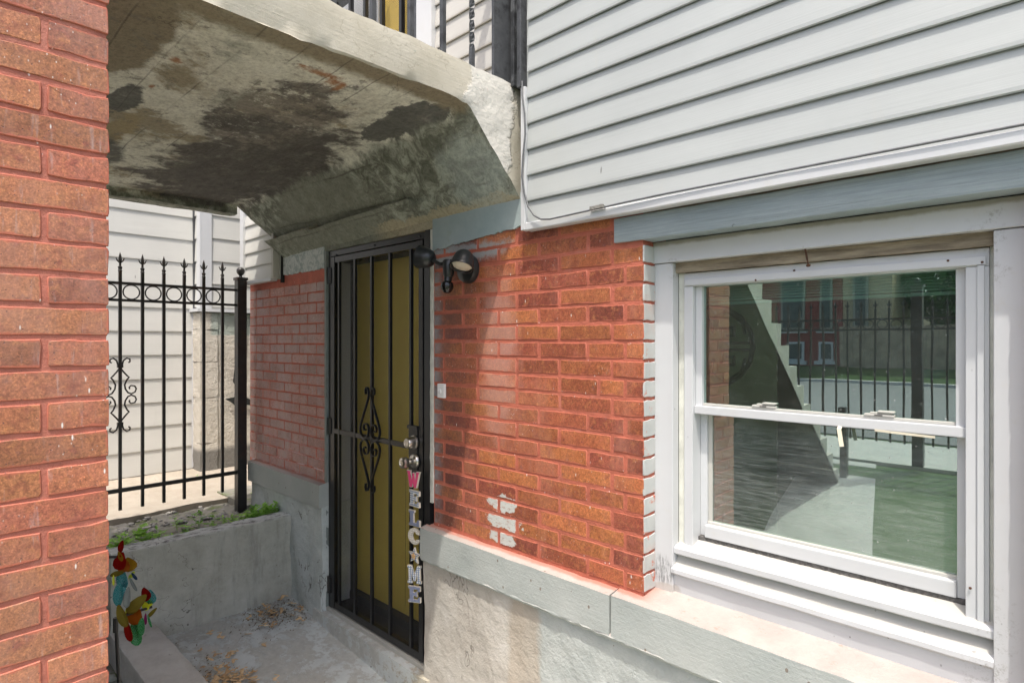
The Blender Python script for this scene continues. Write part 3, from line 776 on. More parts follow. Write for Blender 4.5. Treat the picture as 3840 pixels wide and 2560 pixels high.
# joint paint that ran proud of the wall in places
# grey painted returns into the window opening
ret_ = obj('painted_reveal', box(B(), XR - .02, XR - .0022, .012, .20, .755, 1.973), 'mortar', house)
for kx in range(18):
    z0 = ZB + CH * kx + .006; z1 = z0 + CH - .0115
    o = bpy.data.objects.new('brick', random.choice(SETS['grey_brick']))
    o.location = (XR - .004, .002, z0); o.scale = (.073, .006, min(z1, 1.972) - z0); o.rotation_euler = (0, 0, math.pi / 2)
    link(o, ret_)
# right of the window, outside the picture: its brick jamb shades the casing
jr = obj('brick_wall', box(B(), -.052, 1.6, .0065, .16, .755, 1.975), 'mortar', house)
for kx in range(18):
    z0 = ZB + CH * kx + .006; x = -.055 - (0 if kx % 2 else .0)
    n_ = 0
    for a, b in ((-.055, .05 if kx % 2 else .16), (.061 if kx % 2 else .171, .26 if kx % 2 else .37)):
        put_brick('brick_main', jr, (a, .008, z0), b - a, CH - .0115, .009)
# ---- left brickwork
lw_ = obj('brick_wall', box(B(), -4.325, -3.2362, .0035, .16, .77, 2.10), 'mortar_left', house)
ZL, CL = .790, .0634
for kx in range(20):
    z0 = ZL + CL * kx + .0035; z1 = z0 + CL - .007
    js = [-4.215, -3.992, -3.773, -3.559, -3.339] if kx % 2 == 0 else [-4.215, -4.101, -3.881, -3.664, -3.452]
    xs = [-4.322] + js + [-3.237]
    if z1 > 2.035: continue
    for a, b in zip(xs, xs[1:]):
        put_brick('brick_left', lw_, (a + .0035, .008, z0), b - a - .007 + random.uniform(-.0015, .0015), z1 - z0, .0065 + random.uniform(0, .003))
# backing and side wall keep daylight out
part('side_wall', 'siding', house, -4.325, -4.30, .16, 6, -.3, 6)
part('upper_wall', 'dark', house, -4.30, 3.5, .19, .22, 2.2, 6)

# ---- painted plaster bands between brick and landing
def band(name, x0, x1, zt, zb, mat, seed):
    bm = B(); n_ = int((x1 - x0) / .012)
    bot = [(x0 + (x1 - x0) * i / n_, zb(x0 + (x1 - x0) * i / n_) + .010 * noise.noise(Vector((i * .22, seed, 0))) + .006 * noise.noise(Vector((i * .9, seed, 5)))) for i in range(n_ + 1)]
    plate(bm, [(x1, zt), (x0, zt)] + bot, -.0065, .02)
    return obj(name, bm, mat, house)
band('plaster_band', -2.205, -1.570, 2.24, lambda x: 2.062 + (x + 2.2) * .07, 'band', 1)
band('plaster_band', -3.800, -3.237, 2.24, lambda x: 2.066, 'band', 5)
part('door_lintel', 'soffit', house, -3.237, -2.205, -.002, .15, 2.168, 2.26)
part('door_jamb', 'jamb_grey', house, -3.2365, -3.215, -.004, .09, .05, 2.168)
bm = B(); n_ = 60
pl = [(-2.236, .86 + (2.165 - .86) * i / n_) for i in range(n_ + 1)]
prf = pl + [(-2.206 + .007 * noise.noise(Vector((i * .8, 3, 0))) + .004 * noise.noise(Vector((i * 2.3, 3, 9))), .86 + (2.165 - .86) * i / n_) for i in range(n_, -1, -1)]
plate(bm, prf, -.004, .05)
obj('caulk_line', bm, 'caulk', house)
bm = B()
prf = [(-2.262, .05), (-2.262, 2.165)] + [(-2.226 + .006 * noise.noise(Vector((i * .7, 8, 0))), .05 + 2.115 * i / n_) for i in range(n_, -1, -1)]
plate(bm, prf, -.007, .05)
obj('door_jamb', bm, 'black', house)

# ---- stone base course and rendered plinth
def ledge(z):   # sloped wash on top of the base stones
    def f(co):
        if co.z > z - .002: co.z += (co.y + .05) * .16
    return f
rough_box('base_stone', 'stone_base', house, -2.245, -1.170, -.050, .08, .603, .745, .03, .0035, 11, seed=2, shape=ledge(.745))
rough_box('base_stone', 'stone_base', house, -1.164, 1.6, -.050, .20, .600, .747, .03, .0030, 11, seed=4, shape=ledge(.747))
rough_box('base_stone', 'stone_base', house, -4.235, -3.213, -.050, .08, .645, .782, .035, .004, 9, seed=6, shape=ledge(.782))
rough_box('plinth', 'render', house, -2.250, 1.6, -.024, .15, -.5, .612, .035, .009, 6, seed=1)
rough_box('plinth', 'render', house, -4.235, -3.216, -.028, .15, -.3, .655, .035, .012, 6, seed=8)
# lip of render along the lower edge of the base stones
bm = B()
tube(bm, [(x / 50, -.040 + .006 * noise.noise(Vector((x * .4, 0, 1))), .600 + .006 * noise.noise(Vector((x * .5, 4, 1)))) for x in range(-112, 81)], .011, 6)
obj('render_lip', bm, 'stone_base', house, 60)
# door sill
def sill_shape(co):
    if co.z < 0: co.z = min(co.z, fz(co.x) - .02)
rough_box('door_sill', 'floor', house, -3.30, -2.20, -.045, .30, -.16, .030, .04, .004, 9, seed=3)
part('threshold', 'white_dirty', house, -3.225, -2.255, -.002, .045, .031, .052)
# inside the doorway
part('inner_jamb', 'white_clean', house, -3.2358, -3.226, .095, .165, .04, 2.165)
part('inner_jamb', 'jamb_dark', house, -3.235, -3.212, .166, .205, .04, 2.165)
part('inner_jamb', 'jamb_dark', house, -2.262, -2.23, .051, .30, .04, 2.165)
part('inner_head', 'jamb_dark', house, -3.20, -2.26, .10, .205, 2.105, 2.168)
part('inner_threshold', 'jamb_dark', house, -3.20, -2.26, .048, .30, .030, .062)
part('weather_bar', 'jamb_dark', house, -3.21, -2.26, .150, .196, .062, .105)
yd = part('front_door', 'yellow', house, -3.26, -2.25, .206, .245, .06, 2.15)

# ---- security door
sd = obj('security_door', (lambda bm: (box(bm, -3.212, -3.180, .010, .048, .052, 2.165, .002), box(bm, -2.292, -2.262, .010, .048, .052, 2.165, .002), box(bm, -3.180, -2.292, .010, .048, 2.133, 2.165, .002), bm)[-1])(B()), 'black', house)
def sub(name, mat, *b, bev=.0015): return part(name, mat, sd, *b, bev=bev)
sub('stile', 'black', -3.176, -3.140, .006, .040, .062, 2.128)
sub('stile', 'black', -2.330, -2.296, .006, .040, .062, 2.128)
sub('top_rail', 'black', -3.139, -2.331, .008, .040, 2.092, 2.127)
sub('bottom_rail', 'black', -3.139, -2.331, .008, .040, .063, .100)
sub('middle_rail', 'black', -3.139, -2.400, .004, .0165, 1.092, 1.118, bev=0)
for x in (-3.086, -2.915, -2.747, -2.575):
    sub('bar', 'black', x - .008, x + .008, .002, .018, .101, 2.091)
sub('bar', 'black', -2.402, -2.386, .002, .018, 1.20, 2.091)
sub('bar', 'black', -2.402, -2.386, .002, .018, .101, .97)
part('security_mesh', 'mesh', sd, -3.139, -2.331, .0285, .0295, .101, 2.091)
sub('lock_box', 'black', -2.405, -2.332, .000, .040, .965, 1.205, bev=.003)
sub('lock_box_cap', 'black', -2.409, -2.328, -.006, .014, 1.196, 1.214, bev=.002)
for z in (2.02, 1.13, .19):
    bm = B(); tube(bm, [(-3.196, .000, z - .05), (-3.196, .000, z + .05)], .007, 8); box(bm, -3.207, -3.172, .000, .006, z - .045, z + .045)
    obj('hinge', bm, 'black', sd)
for px_, py_ in ((1262, 957), (1405, 920), (1575, 887)):
    p = onY(px_, py_, .01); bm = B(); lathe(bm, [(.007, 0), (.006, .004), (0, .006)], (p.x, .009, p.z), (0, -1, 0), 10); obj('rivet', bm, 'iron_grey', sd)
# deadbolt and knob
bm = B(); lathe(bm, [(.034, 0), (.034, .006), (.029, .010), (.029, .016), (.026, .040), (.023, .046), (.016, .047), (.015, .044), (0, .044)], (-2.358, 0, 1.132), (0, -1, 0), 24)
db = obj('deadbolt', bm, 'nickel', sd, 35)
bm = B(); lathe(bm, [(.036, 0), (.036, .004), (.031, .012), (.016, .018), (.013, .030), (.016, .040), (.026, .052), (.028, .066), (.025, .078), (.014, .082), (.012, .079), (0, .079)], (-2.352, 0, 1.040), (0, -1, 0), 24)
kn = obj('door_knob', bm, 'nickel', sd, 35)
# scrollwork around the centre bar
def scroll(cx, sx, sz, zc):
    """one side of the heart: curls at the top, runs out and down to an inner curl near the middle"""
    pts = []
    for i in range(9):                      # outer end curl
        a = math.pi * (1.05 - i / 8 * 1.05); pts.append((cx + sx * (.0235 + .0155 * math.cos(a) * 1), zc + sz * (.262 + .019 * math.sin(a)) - (0 if i > 1 else sz * .012 * (2 - i))))
    pts = [(cx + sx * .040, zc + sz * .238), (cx + sx * .043, zc + sz * .258), (cx + sx * .036, zc + sz * .274), (cx + sx * .022, zc + sz * .272), (cx + sx * .014, zc + sz * .255), (cx + sx * .012, zc + sz * .232)]
    pts += [(cx + sx * .030, zc + sz * .190), (cx + sx * .058, zc + sz * .135), (cx + sx * .084, zc + sz * .085), (cx + sx * .094, zc + sz * .050), (cx + sx * .088, zc + sz * .024), (cx + sx * .068, zc + sz * .008), (cx + sx * .044, zc + sz * .006), (cx + sx * .022, zc + sz * .018), (cx + sx * .012, zc + sz * .042), (cx + sx * .016, zc + sz * .068), (cx + sx * .034, zc + sz * .082), (cx + sx * .055, zc + sz * .076), (cx + sx * .063, zc + sz * .058), (cx + sx * .052, zc + sz * .044), (cx + sx * .040, zc + sz * .050)]
    # smooth
    P_ = [Vector((x, -.003, z)) for x, z in pts]; out = []
    for i in range(len(P_) - 1):
        p0 = P_[max(0, i - 1)]; p1 = P_[i]; p2 = P_[i + 1]; p3 = P_[min(len(P_) - 1, i + 2)]
        for t in (0, .33, .66):
            out.append(.5 * ((2 * p1) + (p2 - p0) * t + (2 * p0 - 5 * p1 + 4 * p2 - p3) * t * t + (3 * p1 - 3 * p2 + p3 - p0) * t ** 3))
    out.append(P_[-1]); return out
for sx in (-1, 1):
    for sz in (-1, 1):
        bm = B(); tube(bm, scroll(-2.747, sx, sz * 1.02, 1.100), 0, flat=(.014, .0045)); obj('scroll', bm, 'black', sd)

# ---- lintel beam over the window
rough_box('lintel_beam', 'beam', house, -1.178, 1.6, -.010, .070, 1.978, 2.064, .03, .0012, 14, bev=.003, seed=5)
part('lintel_packer', 'rot', house, -1.12, 1.6, .005, .07, 2.064, 2.080)

# ---- siding, right of the landing
def siding(x0, x1, z0, z1, yb, exp_, mat, parent, name='siding_board', lip=.0110, seed=0):
    k = 0; z = z0
    while z < z1 - .01:
        h = min(exp_, z1 - z)
        bm = B()
        yf = yb - lip
        prism(bm, [(yb + .010, z + .013), (yb - .001, z + .012), (yf + .0035, z + .0005), (yf, z + .004), (yf, z + .014), (yb - .001, z + h + .001), (yb + .010, z + h + .001)], x0, x1)
        cut(bm, .35, (x0, 0, 0), (x1, 0, 0), (0,))
        for v in bm.verts:
            v.co.y += .0012 * noise.noise(Vector((v.co.x * 1.7, z * 9, seed)))
            v.co.z += .0010 * noise.noise(Vector((v.co.x * 1.3, z * 7, seed + 5)))
        obj(name, bm, mat, parent)
        z += exp_; k += 1
sw = obj('siding_wall', box(B(), -1.590, 1.6, -.020, .18, 2.085, 3.6), 'siding', house)
siding(-1.566, 1.6, 2.082, 3.5, -.030, .1022, 'siding', sw)
# corner channel and starter trim
bm = B(); box(bm, -1.590, -1.568, -.052, -.018, 2.071, 2.640, .002); obj('corner_channel', bm, 'white_clean', sw)
bm = B(); prism(bm, [(-.012, 2.068), (-.046, 2.068), (-.050, 2.072), (-.050, 2.096), (-.046, 2.100), (-.012, 2.100)], -1.566, 1.6)
cut(bm, .06, (-1.566, 0, 0), (1.6, 0, 0), (0,))
for v in bm.verts:
    if v.co.x > -1.56: v.co.z += .0022 * noise.noise(Vector((v.co.x * 3.1, 2, 2))); v.co.y += .003 * noise.noise(Vector((v.co.x * 2.3, 7, 2)))
obj('starter_trim', bm, 'white_clean', sw)
# siding and upper door above the landing
su = obj('siding_wall', box(B(), -2.30, -1.592, -.004, .18, 2.67, 3.6), 'siding_warm', house)
siding(-2.165, -1.60, 2.692, 3.5, -.014, .1022, 'siding_warm', su)
part('corner_trim', 'white_clean', su, -2.282, -2.166, -.045, -.005, 2.67, 3.6, bev=.002)
bm = B(); box(bm, -1.668, -1.655, -.138, -.040, 2.66, 3.6, .002); 
obj('black_pilaster', bm, 'iron_grey', su)
bm = B()
for x0, x1, y0 in ((-1.665, -1.642, -.042), (-1.640, -1.622, -.058), (-1.620, -1.606, -.046)): box(bm, x0, x1, y0, .0, 2.655, 3.6, .002)
cut(bm, .05, (0, 0, 2.65), (0, 0, 3.6), (2,)); rough(bm, .0022, 30)
obj('black_wood_trim', bm, 'blackwood', su)
part('downpipe_channel', 'iron_grey', su, -1.604, -1.584, -.060, -.02, 2.640, 3.6, bev=.003)
ud = part('upper_security_door', 'iron_grey', house, -2.375, -2.286, -.030, .02, 2.67, 3.6, bev=.003)
part('door_leaf', 'yellow_up', ud, -2.74, -2.38, .06, .09, 2.67, 3.6)
part('door_side_panel', 'white_clean', ud, -3.6, -2.745, .05, .09, 2.67, 3.6)
part('security_mesh', 'mesh', ud, -3.6, -2.376, .0145, .0155, 2.67, 3.6)
for x in (-3.10, -2.934, -2.784, -2.626, -2.453):
    part('bar', 'black', ud, x - .011, x + .011, -.016, .006, 2.67, 3.6)
bm = B(); tube(bm, [(-2.84 + .035 * math.cos(a), -.02, 3.08 + .05 * math.sin(a)) for a in [i * .35 for i in range(2, 17)]], 0, flat=(.014, .005)); obj('scroll', bm, 'black', ud)

# ---- siding left of the landing
sf = obj('siding_wall', box(B(), -4.36, -3.80, -.018, .02, 2.046, 3.6), 'siding_far', house)
siding(-4.33, -3.835, 2.056, 3.5, -.028, .0985, 'siding_far', sf)
part('corner_trim', 'white_clean', sf, -4.372, -4.315, -.052, -.02, 2.04, 3.6, bev=.002)
part('corner_trim', 'white_dirty', sf, -3.835, -3.805, -.060, -.019, 2.046, 3.0, bev=.002)
part('starter_trim', 'white_clean', sf, -4.315, -3.835, -.062, -.02, 2.032, 2.054, bev=.002)
part('gap_board', 'dark', sf, -3.805, -3.775, -.012, .02, 2.02, 2.5)

# =================================================================== SASH WINDOW
win = obj('window', (lambda bm: (box(bm, -1.066, -.995, .0755, .118, .757, 1.900, .003), box(bm, -.140, -.052, .0755, .118, .757, 1.900, .003), box(bm, -1.068, -.050, .068, .118, 1.902, 1.976, .003), bm)[-1])(B()), 'white', house)
tag(win, 'white casing with flaking paint')
def wp(name, mat, *b, bev=.002): return part(name, mat, win, *b, bev=bev)
wp('caulk_strip', 'caulk', -.9945, -.972, .1185, .150, .86, 1.895, bev=0)
wp('caulk_strip', 'caulk', -.150, -.1405, .1180, .150, .86, 1.895, bev=0)
bm = B(); box(bm, -.994, -.141, .096, .150, 1.866, 1.901); cut(bm, .03, (-.994, 0, 0), (-.141, 0, 0), (0,)); rough(bm, .0025, 30)
obj('head_board', bm, 'rot', win)
wp('frame_head', 'white', -.9715, -.1505, .112, .20, 1.819, 1.864)
wp('frame_head_bead', 'white_clean', -.965, -.157, .106, .1115, 1.822, 1.842, bev=.001)
wp('frame_jamb', 'white_clean', -.9715, -.940, .112, .20, .925, 1.8185)
wp('frame_jamb', 'white_clean', -.198, -.1505, .112, .20, .925, 1.8185)
wp('frame_jamb_bead', 'white_clean', -.174, -.160, .106, .1115, .93, 1.82, bev=.001)
# upper sash
us = wp('upper_sash', 'white_clean', -.9395, -.917, .134, .17, 1.385, 1.8185)
part('sash_stile', 'white_clean', win, -.2205, -.1985, .134, .17, 1.385, 1.8185, bev=.0015)
part('meeting_rail', 'white_clean', win, -.9395, -.1985, .122, .168, 1.383, 1.411, bev=.003)
part('meeting_rail_bead', 'white_dirty', win, -.916, -.221, .140, .166, 1.4115, 1.419, bev=.001)
part('glass_pane', 'glass', win, -.917, -.2205, .1500, .1510, 1.411, 1.8185)
# lower sash (set further in)
part('sash_stile', 'white_clean', win, -.9395, -.916, .170, .205, .958, 1.383, bev=.0015)
part('sash_stile_bead', 'white_dirty', win, -.9155, -.902, .180, .205, 1.00, 1.383, bev=.001)
part('sash_stile', 'white_clean', win, -.2205, -.1985, .158, .205, .958, 1.383, bev=.0015)
part('bottom_rail', 'white_clean', win, -.9155, -.221, .150, .205, .958, 1.0, bev=.003)
part('bottom_rail_bead', 'white_dirty', win, -.915, -.221, .172, .20, 1.0, 1.008, bev=.001)
part('glass_pane', 'glass_low', win, -.9155, -.2205, .1850, .1860, 1.00, 1.383)
bm = B(); box(bm, -.939, -.199, .154, .185, .944, .9575); cut(bm, .01, (-.939, 0, 0), (-.199, 0, 0), (0,)); rough(bm, .0022, 90)
obj('weatherstrip', bm, 'gasket', win)
# sill and apron, outlines in (y, z)
def sillpiece(name, mat, poly, x0=-.994, x1=-.1395, amp=.0012):
    bm = B(); prism(bm, poly, x0, x1); cut(bm, .03, (x0, 0, 0), (x1, 0, 0), (0,))
    for v in bm.verts: v.co.z += amp * noise.noise(Vector((v.co.x * 9, v.co.y * 30, 1))); v.co.y += amp * noise.noise(Vector((v.co.x * 8, v.co.z * 30, 4)))
    return obj(name, bm, mat, win, 35)
sillpiece('sill_slope', 'white_dirty', [(.21, .955), (.155, .944), (.100, .928), (.100, .91), (.21, .90)])
sillpiece('sill_lip', 'white', [(.0995, .929), (.090, .927), (.084, .920), (.084, .903), (.088, .899), (.0995, .899)])
sillpiece('sill_cove', 'white_dirty', [(.21, .899), (.112, .8985), (.106, .878), (.094, .866), (.090, .860), (.21, .860)], amp=.002)
sillpiece('apron_cap', 'white', [(.0895, .8605), (.078, .857), (.072, .851), (.0715, .838), (.078, .831), (.12, .831), (.12, .8605)], -1.0, -.1395, .0018)
sillpiece('apron', 'white', [(.12, .8305), (.082, .8305), (.086, .80), (.090, .752), (.12, .752)], -.9945, -.1395, .0018)
for x0 in (-.749, -.431):
    bm = B()
    box(bm, x0, x0 + .074, .136, .156, 1.4195, 1.426, .002); box(bm, x0 + .014, x0 + .066, .140, .156, 1.426, 1.431, .002)
    box(bm, x0 + .034, x0 + .074, .134, .152, 1.4305, 1.436, .002)
    lk = obj('sash_lock', bm, 'white_dirty', win)
    # dark slot sits on the lock front
    part('lock_slot', 'gasket', win, x0 + .026, x0 + .046, .1345, .1358, 1.4212, 1.4252)
bm = B(); tube(bm, [(-.487, .120, 1.385), (-.489, .114, 1.378), (-.486, .113, 1.360), (-.483, .112, 1.340), (-.481, .112, 1.328)], 0, flat=(.0012, .011)); obj('peeling_tape', bm, 'tape', win)
bm = B(); tube(bm, [(-.40, .119, 1.383), (-.36, .117, 1.3815), (-.30, .119, 1.3795), (-.262, .116, 1.379)], 0, flat=(.002, .006)); obj('peeling_tape', bm, 'tape', win)
bm = B()
for px_, py_ in ((2977, 1014), (3555, 977), (3683, 983), (2833, 1050), (3638, 2205)):
    p = onY(px_, py_, .105); lathe(bm, [(.0035, 0), (.003, .003), (0, .004)], (p.x, .108, p.z), (0, -1, 0), 8)
obj('nail_head', bm, 'rust', win)
# the room behind the glass
room = obj('room', (lambda bm: (box(bm, -1.6, .6, 2.4, 2.45, .4, 2.4), box(bm, -1.65, -1.6, .21, 2.45, .4, 2.4), box(bm, .6, .65, .21, 2.45, .4, 2.4), box(bm, -1.65, .65, .21, 2.45, 2.4, 2.45), box(bm, -1.65, .65, .21, 2.45, .35, .4),
            box(bm, -1.6, -.94, .205, .215, .4, 2.4), box(bm, -.19, .6, .206, .216, .4, 2.4), box(bm, -.94, -.19, .206, .216, .4, .95), box(bm, -.94, -.19, .206, .216, 1.84, 2.4), bm)[-1])(B()), 'roomwall', house)
for i in range(7):
    z = 1.772 + i * .0085
    bm = B(); box(bm, -.965, -.205, .226, .246, z, z + .0062); obj('blind_slat', bm, 'blind', room)
part('blind_rail', 'blind', room, -.965, -.205, .224, .248, 1.758, 1.768, bev=.001)
# brown curtain with a dark Greek-key roundel
cu = part('curtain', 'curtain', room, -1.00, -.715, .262, .268, .95, 1.80)
cx, cz, R_ = -.935, 1.613, .150
bm = B()
ring_o = [(cx + math.cos(a) * R_, cz + math.sin(a) * R_) for a in [i * math.pi / 8 for i in range(16)]]
ring_i = [(cx + math.cos(a) * (R_ - .016), cz + math.sin(a) * (R_ - .016)) for a in [i * math.pi / 8 for i in range(16)]]
for i in range(16):
    a, b, c, d = ring_o[i], ring_o[(i + 1) % 16], ring_i[(i + 1) % 16], ring_i[i]
    plate(bm, [a, b, c, d], .258, .2615)
obj('curtain_roundel', bm, 'curtain_dk', room)
bm = B()
def bar2(x0, z0, x1, z1, w_=.011):
    d = Vector((x1 - x0, z1 - z0)).normalized(); n2 = Vector((-d.y, d.x)) * w_ / 2; e = d * w_ / 2
    plate(bm, [(x0 - e.x - n2.x, z0 - e.y - n2.y), (x1 + e.x - n2.x, z1 + e.y - n2.y), (x1 + e.x + n2.x, z1 + e.y + n2.y), (x0 - e.x + n2.x, z0 - e.y + n2.y)], .2565 - random.uniform(0, .0015), .2612)
for s_ in (1, -1):
    for q in ([(.13, .012), (.03, .012), (.03, .065), (.075, .065), (.075, .037), (.052, .037)], [(.115, .045), (.105, .085), (.05, .125), (-.01, .095), (.0, .05)]):
        for (a, b), (c, d) in zip(q, q[1:]): bar2(cx + a, cz + s_ * b, cx + c, cz + s_ * d, .010)
obj('curtain_key_pattern', bm, 'curtain_dk', room)
bk = obj('shelf_bracket', (lambda bm: (box(bm, -.712, -.430, .232, .252, .965, .984), box(bm, -.712, -.700, .232, .252, .93, .965), box(bm, -.442, -.430, .232, .252, .93, .965), bm)[-1])(B()), 'gasket', room)

# =================================================================== PORCH STAIR WITH LANDING
porch = empty('porch_stair', 'concrete entrance stair whose thick landing spans above the basement door', 'stairs', (-1.8, -1.5, -.3))
def P0(o):   # keep world coordinates when parented to the shifted Empty
    o.location = -Vector((-1.8, -1.5, -.3)); return o
XF = -1.635
bm = B()
prof = [(.004, 2.205), (-.295, 2.52), (-1.72, 2.52), (-1.72, 2.672), (.004, 2.672)]
prism(bm, prof, -4.00, XF)
cut(bm, .035, (-4.00, -1.72, 2.2), (XF, 0, 2.67))
for v in bm.verts:
    c = v.co
    t = max(0, (XF - c.x) / 2.365)
    if c.z < 2.53:
        if c.y > -.31: c.z -= .03 * t * (1 if c.y > -.25 else .6)
        if c.z > 2.3 and c.y > -.33: c.y += .10 * t
        c.z += .010 * noise.noise(c * 3.3) + .004 * noise.noise(c * 14)
    if c.x < -3.2 and c.y > -.40 and c.z < 2.51:
        c.x += .24 * min(1, 1 - (c.z - 2.17) / .34) * ((-3.2 - c.x) / .8)
    if abs(c.x - XF) < .001:
        e = min(abs(c.z - 2.672), abs(c.z - 2.52), 1)
        c.x += .005 * noise.noise(c * 6) - (.006 if e < .004 else 0) + (.016 * max(0, noise.noise(c * 13)) if c.y > -.33 and c.z < 2.62 else 0)
        if e < .004: c.z += .007 * noise.noise(c * 18)
sl_ = P0(obj('landing_slab', bm, 'soffit', porch, 40))
sl_.data.materials.append(M['fascia'])
for p in sl_.data.polygons:
    if p.normal.x > .6 or p.normal.z > .7: p.material_index = 1
# far lip of the slab with its crack line
bm = B(); box(bm, -4.10, -3.99, -1.72, -.22, 2.470, 2.60); cut(bm, .05, (-4.1, -1.72, 2.47), (-3.99, -.22, 2.6)); rough(bm, .008, 6)
P0(obj('landing_lip', bm, 'soffit', porch, 40))
# brick pier, flush below the landing edge
pier = P0(obj('brick_pier', box(B(), -1.93, XF - .0035, -1.715, -1.4275, -.4, 2.519), 'mortar_pier', porch))
CP = .0705
for m_i in range(-13, 27):
    z1 = 1.639 - CP * m_i - .0055; z0 = z1 - CP + .0115
    if z0 > 2.51: continue
    z1 = min(z1, 2.515)
    if z0 < -.36: continue
    J = (m_i % 2 == 0)
    segs = [(-1.715, -1.5485), (-1.5365, -1.423)] if J else [(-1.715, -1.635), (-1.627, -1.423)]
    for a, b in segs:
        o = bpy.data.objects.new('brick', random.choice(SETS['brick_pier']))
        o.location = (XF - .008, a, z0 + random.uniform(-.001, .001)); o.scale = (b - a, .0065 + random.uniform(0, .0025), z1 - z0)
        o.rotation_euler = (random.uniform(-.006, .006), random.uniform(-.01, .01), math.pi / 2 + random.uniform(-.006, .006))
        link(o, pier)
# bricks of the pier's inner end (faces the house)
for m_i in range(-13, 27):
    z1 = 1.639 - CP * m_i - .0055; z0 = z1 - CP + .0115
    if z0 > 2.50 or z0 < -.36: continue
    o = bpy.data.objects.new('brick', random.choice(SETS['brick_pier']))
    o.location = (XF - .010, -1.4290, z0); o.scale = (.20, .0055, min(z1, 2.512) - z0); o.rotation_euler = (0, 0, math.pi)
    link(o, pier)
# stair flight: stepped concrete; underside darkened in colour, dark wall added behind for shade
steps = [(-1.725, 2.62)]
y, z = -1.725, 2.62; run, rise = .185, .170
prf = [(y, z)]
while z > .3:
    z -= rise; prf.append((y, z)); y -= run; prf.append((y, z))
low = [(y, z - .12), (-1.725, 2.27)]
bm = B(); prism(bm, prf + low, -3.9, XF); sf_ = P0(obj('stair_flight', bm, 'step', porch)); sf_.data.materials.append(M['stair_shade'])
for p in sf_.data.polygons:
    if p.normal.z < -.3: p.material_index = 1  # down-facing faces take the dark brown that paints their shade
bm = B(); prism(bm, [(-1.72, 2.24), (-1.72, -.4), (y + .3, -.2), (y + .1, z - .26)], -3.9, -3.8); P0(obj('under_stair_shade_wall', bm, 'stair_shade', porch))  # dark wall added on the far side so the space below looks shaded
bm = B(); box(bm, -1.66, -1.60, y - .02, y + .06, z - .2, z + .75, .004); P0(obj('newel_post', bm, 'iron', porch))
# iron railing on the landing edge
hr = P0(obj('handrail', (lambda bm: (box(bm, -1.700, -1.660, -1.70, -.12, 3.56, 3.585), bm)[-1])(B()), 'iron_grey', porch))
def pc(name, bm, mat):
    o = obj(name, bm, mat, hr); return o
for i, yy in enumerate((-1.55, -1.40, -1.25, -1.10, -.96, -.82, -.674, -.520, -.374)):
    bm = B(); box(bm, -1.692, -1.674, yy - .009, yy + .009, 2.655, 3.56, .0015); pc('baluster', bm, 'iron_grey')
bm = B(); tw = []
for i in range(60):
    zz = 2.655 + .905 * i / 59; a = 0 if zz < 2.76 else (zz - 2.76) * 36
    tw.append([bm.verts.new((-1.683 + .0115 * math.cos(a + q * math.pi / 2 + .78), -.229 + .0115 * math.sin(a + q * math.pi / 2 + .78), zz)) for q in range(4)])
for a, b in zip(tw, tw[1:]):
    for j in range(4): bm.faces.new((a[j], a[(j + 1) % 4], b[(j + 1) % 4], b[j]))
pc('twisted_baluster', bm, 'iron_grey')

# =================================================================== LOW WALL, CURB
def capshape(co):
    co.z += .010 * noise.noise(Vector((0, co.y * 4, 1))) if co.z > .45 else 0
tag(rough_box('retaining_wall', 'ret', None, -3.745, -3.620, -1.00, -.022, -.25, .520, .025, .006, 8, seed=3, shape=capshape), 'low grey concrete wall with a hairline crack holding the weedy bed', 'wall')
tag(rough_box('concrete_curb', 'curb', None, -3.66, -1.66, -1.005, -.805, -.30, .108, .035, .004, 9, bev=.008, seed=9), 'flat-topped concrete curb between the porch floor and the gravel', 'curb')

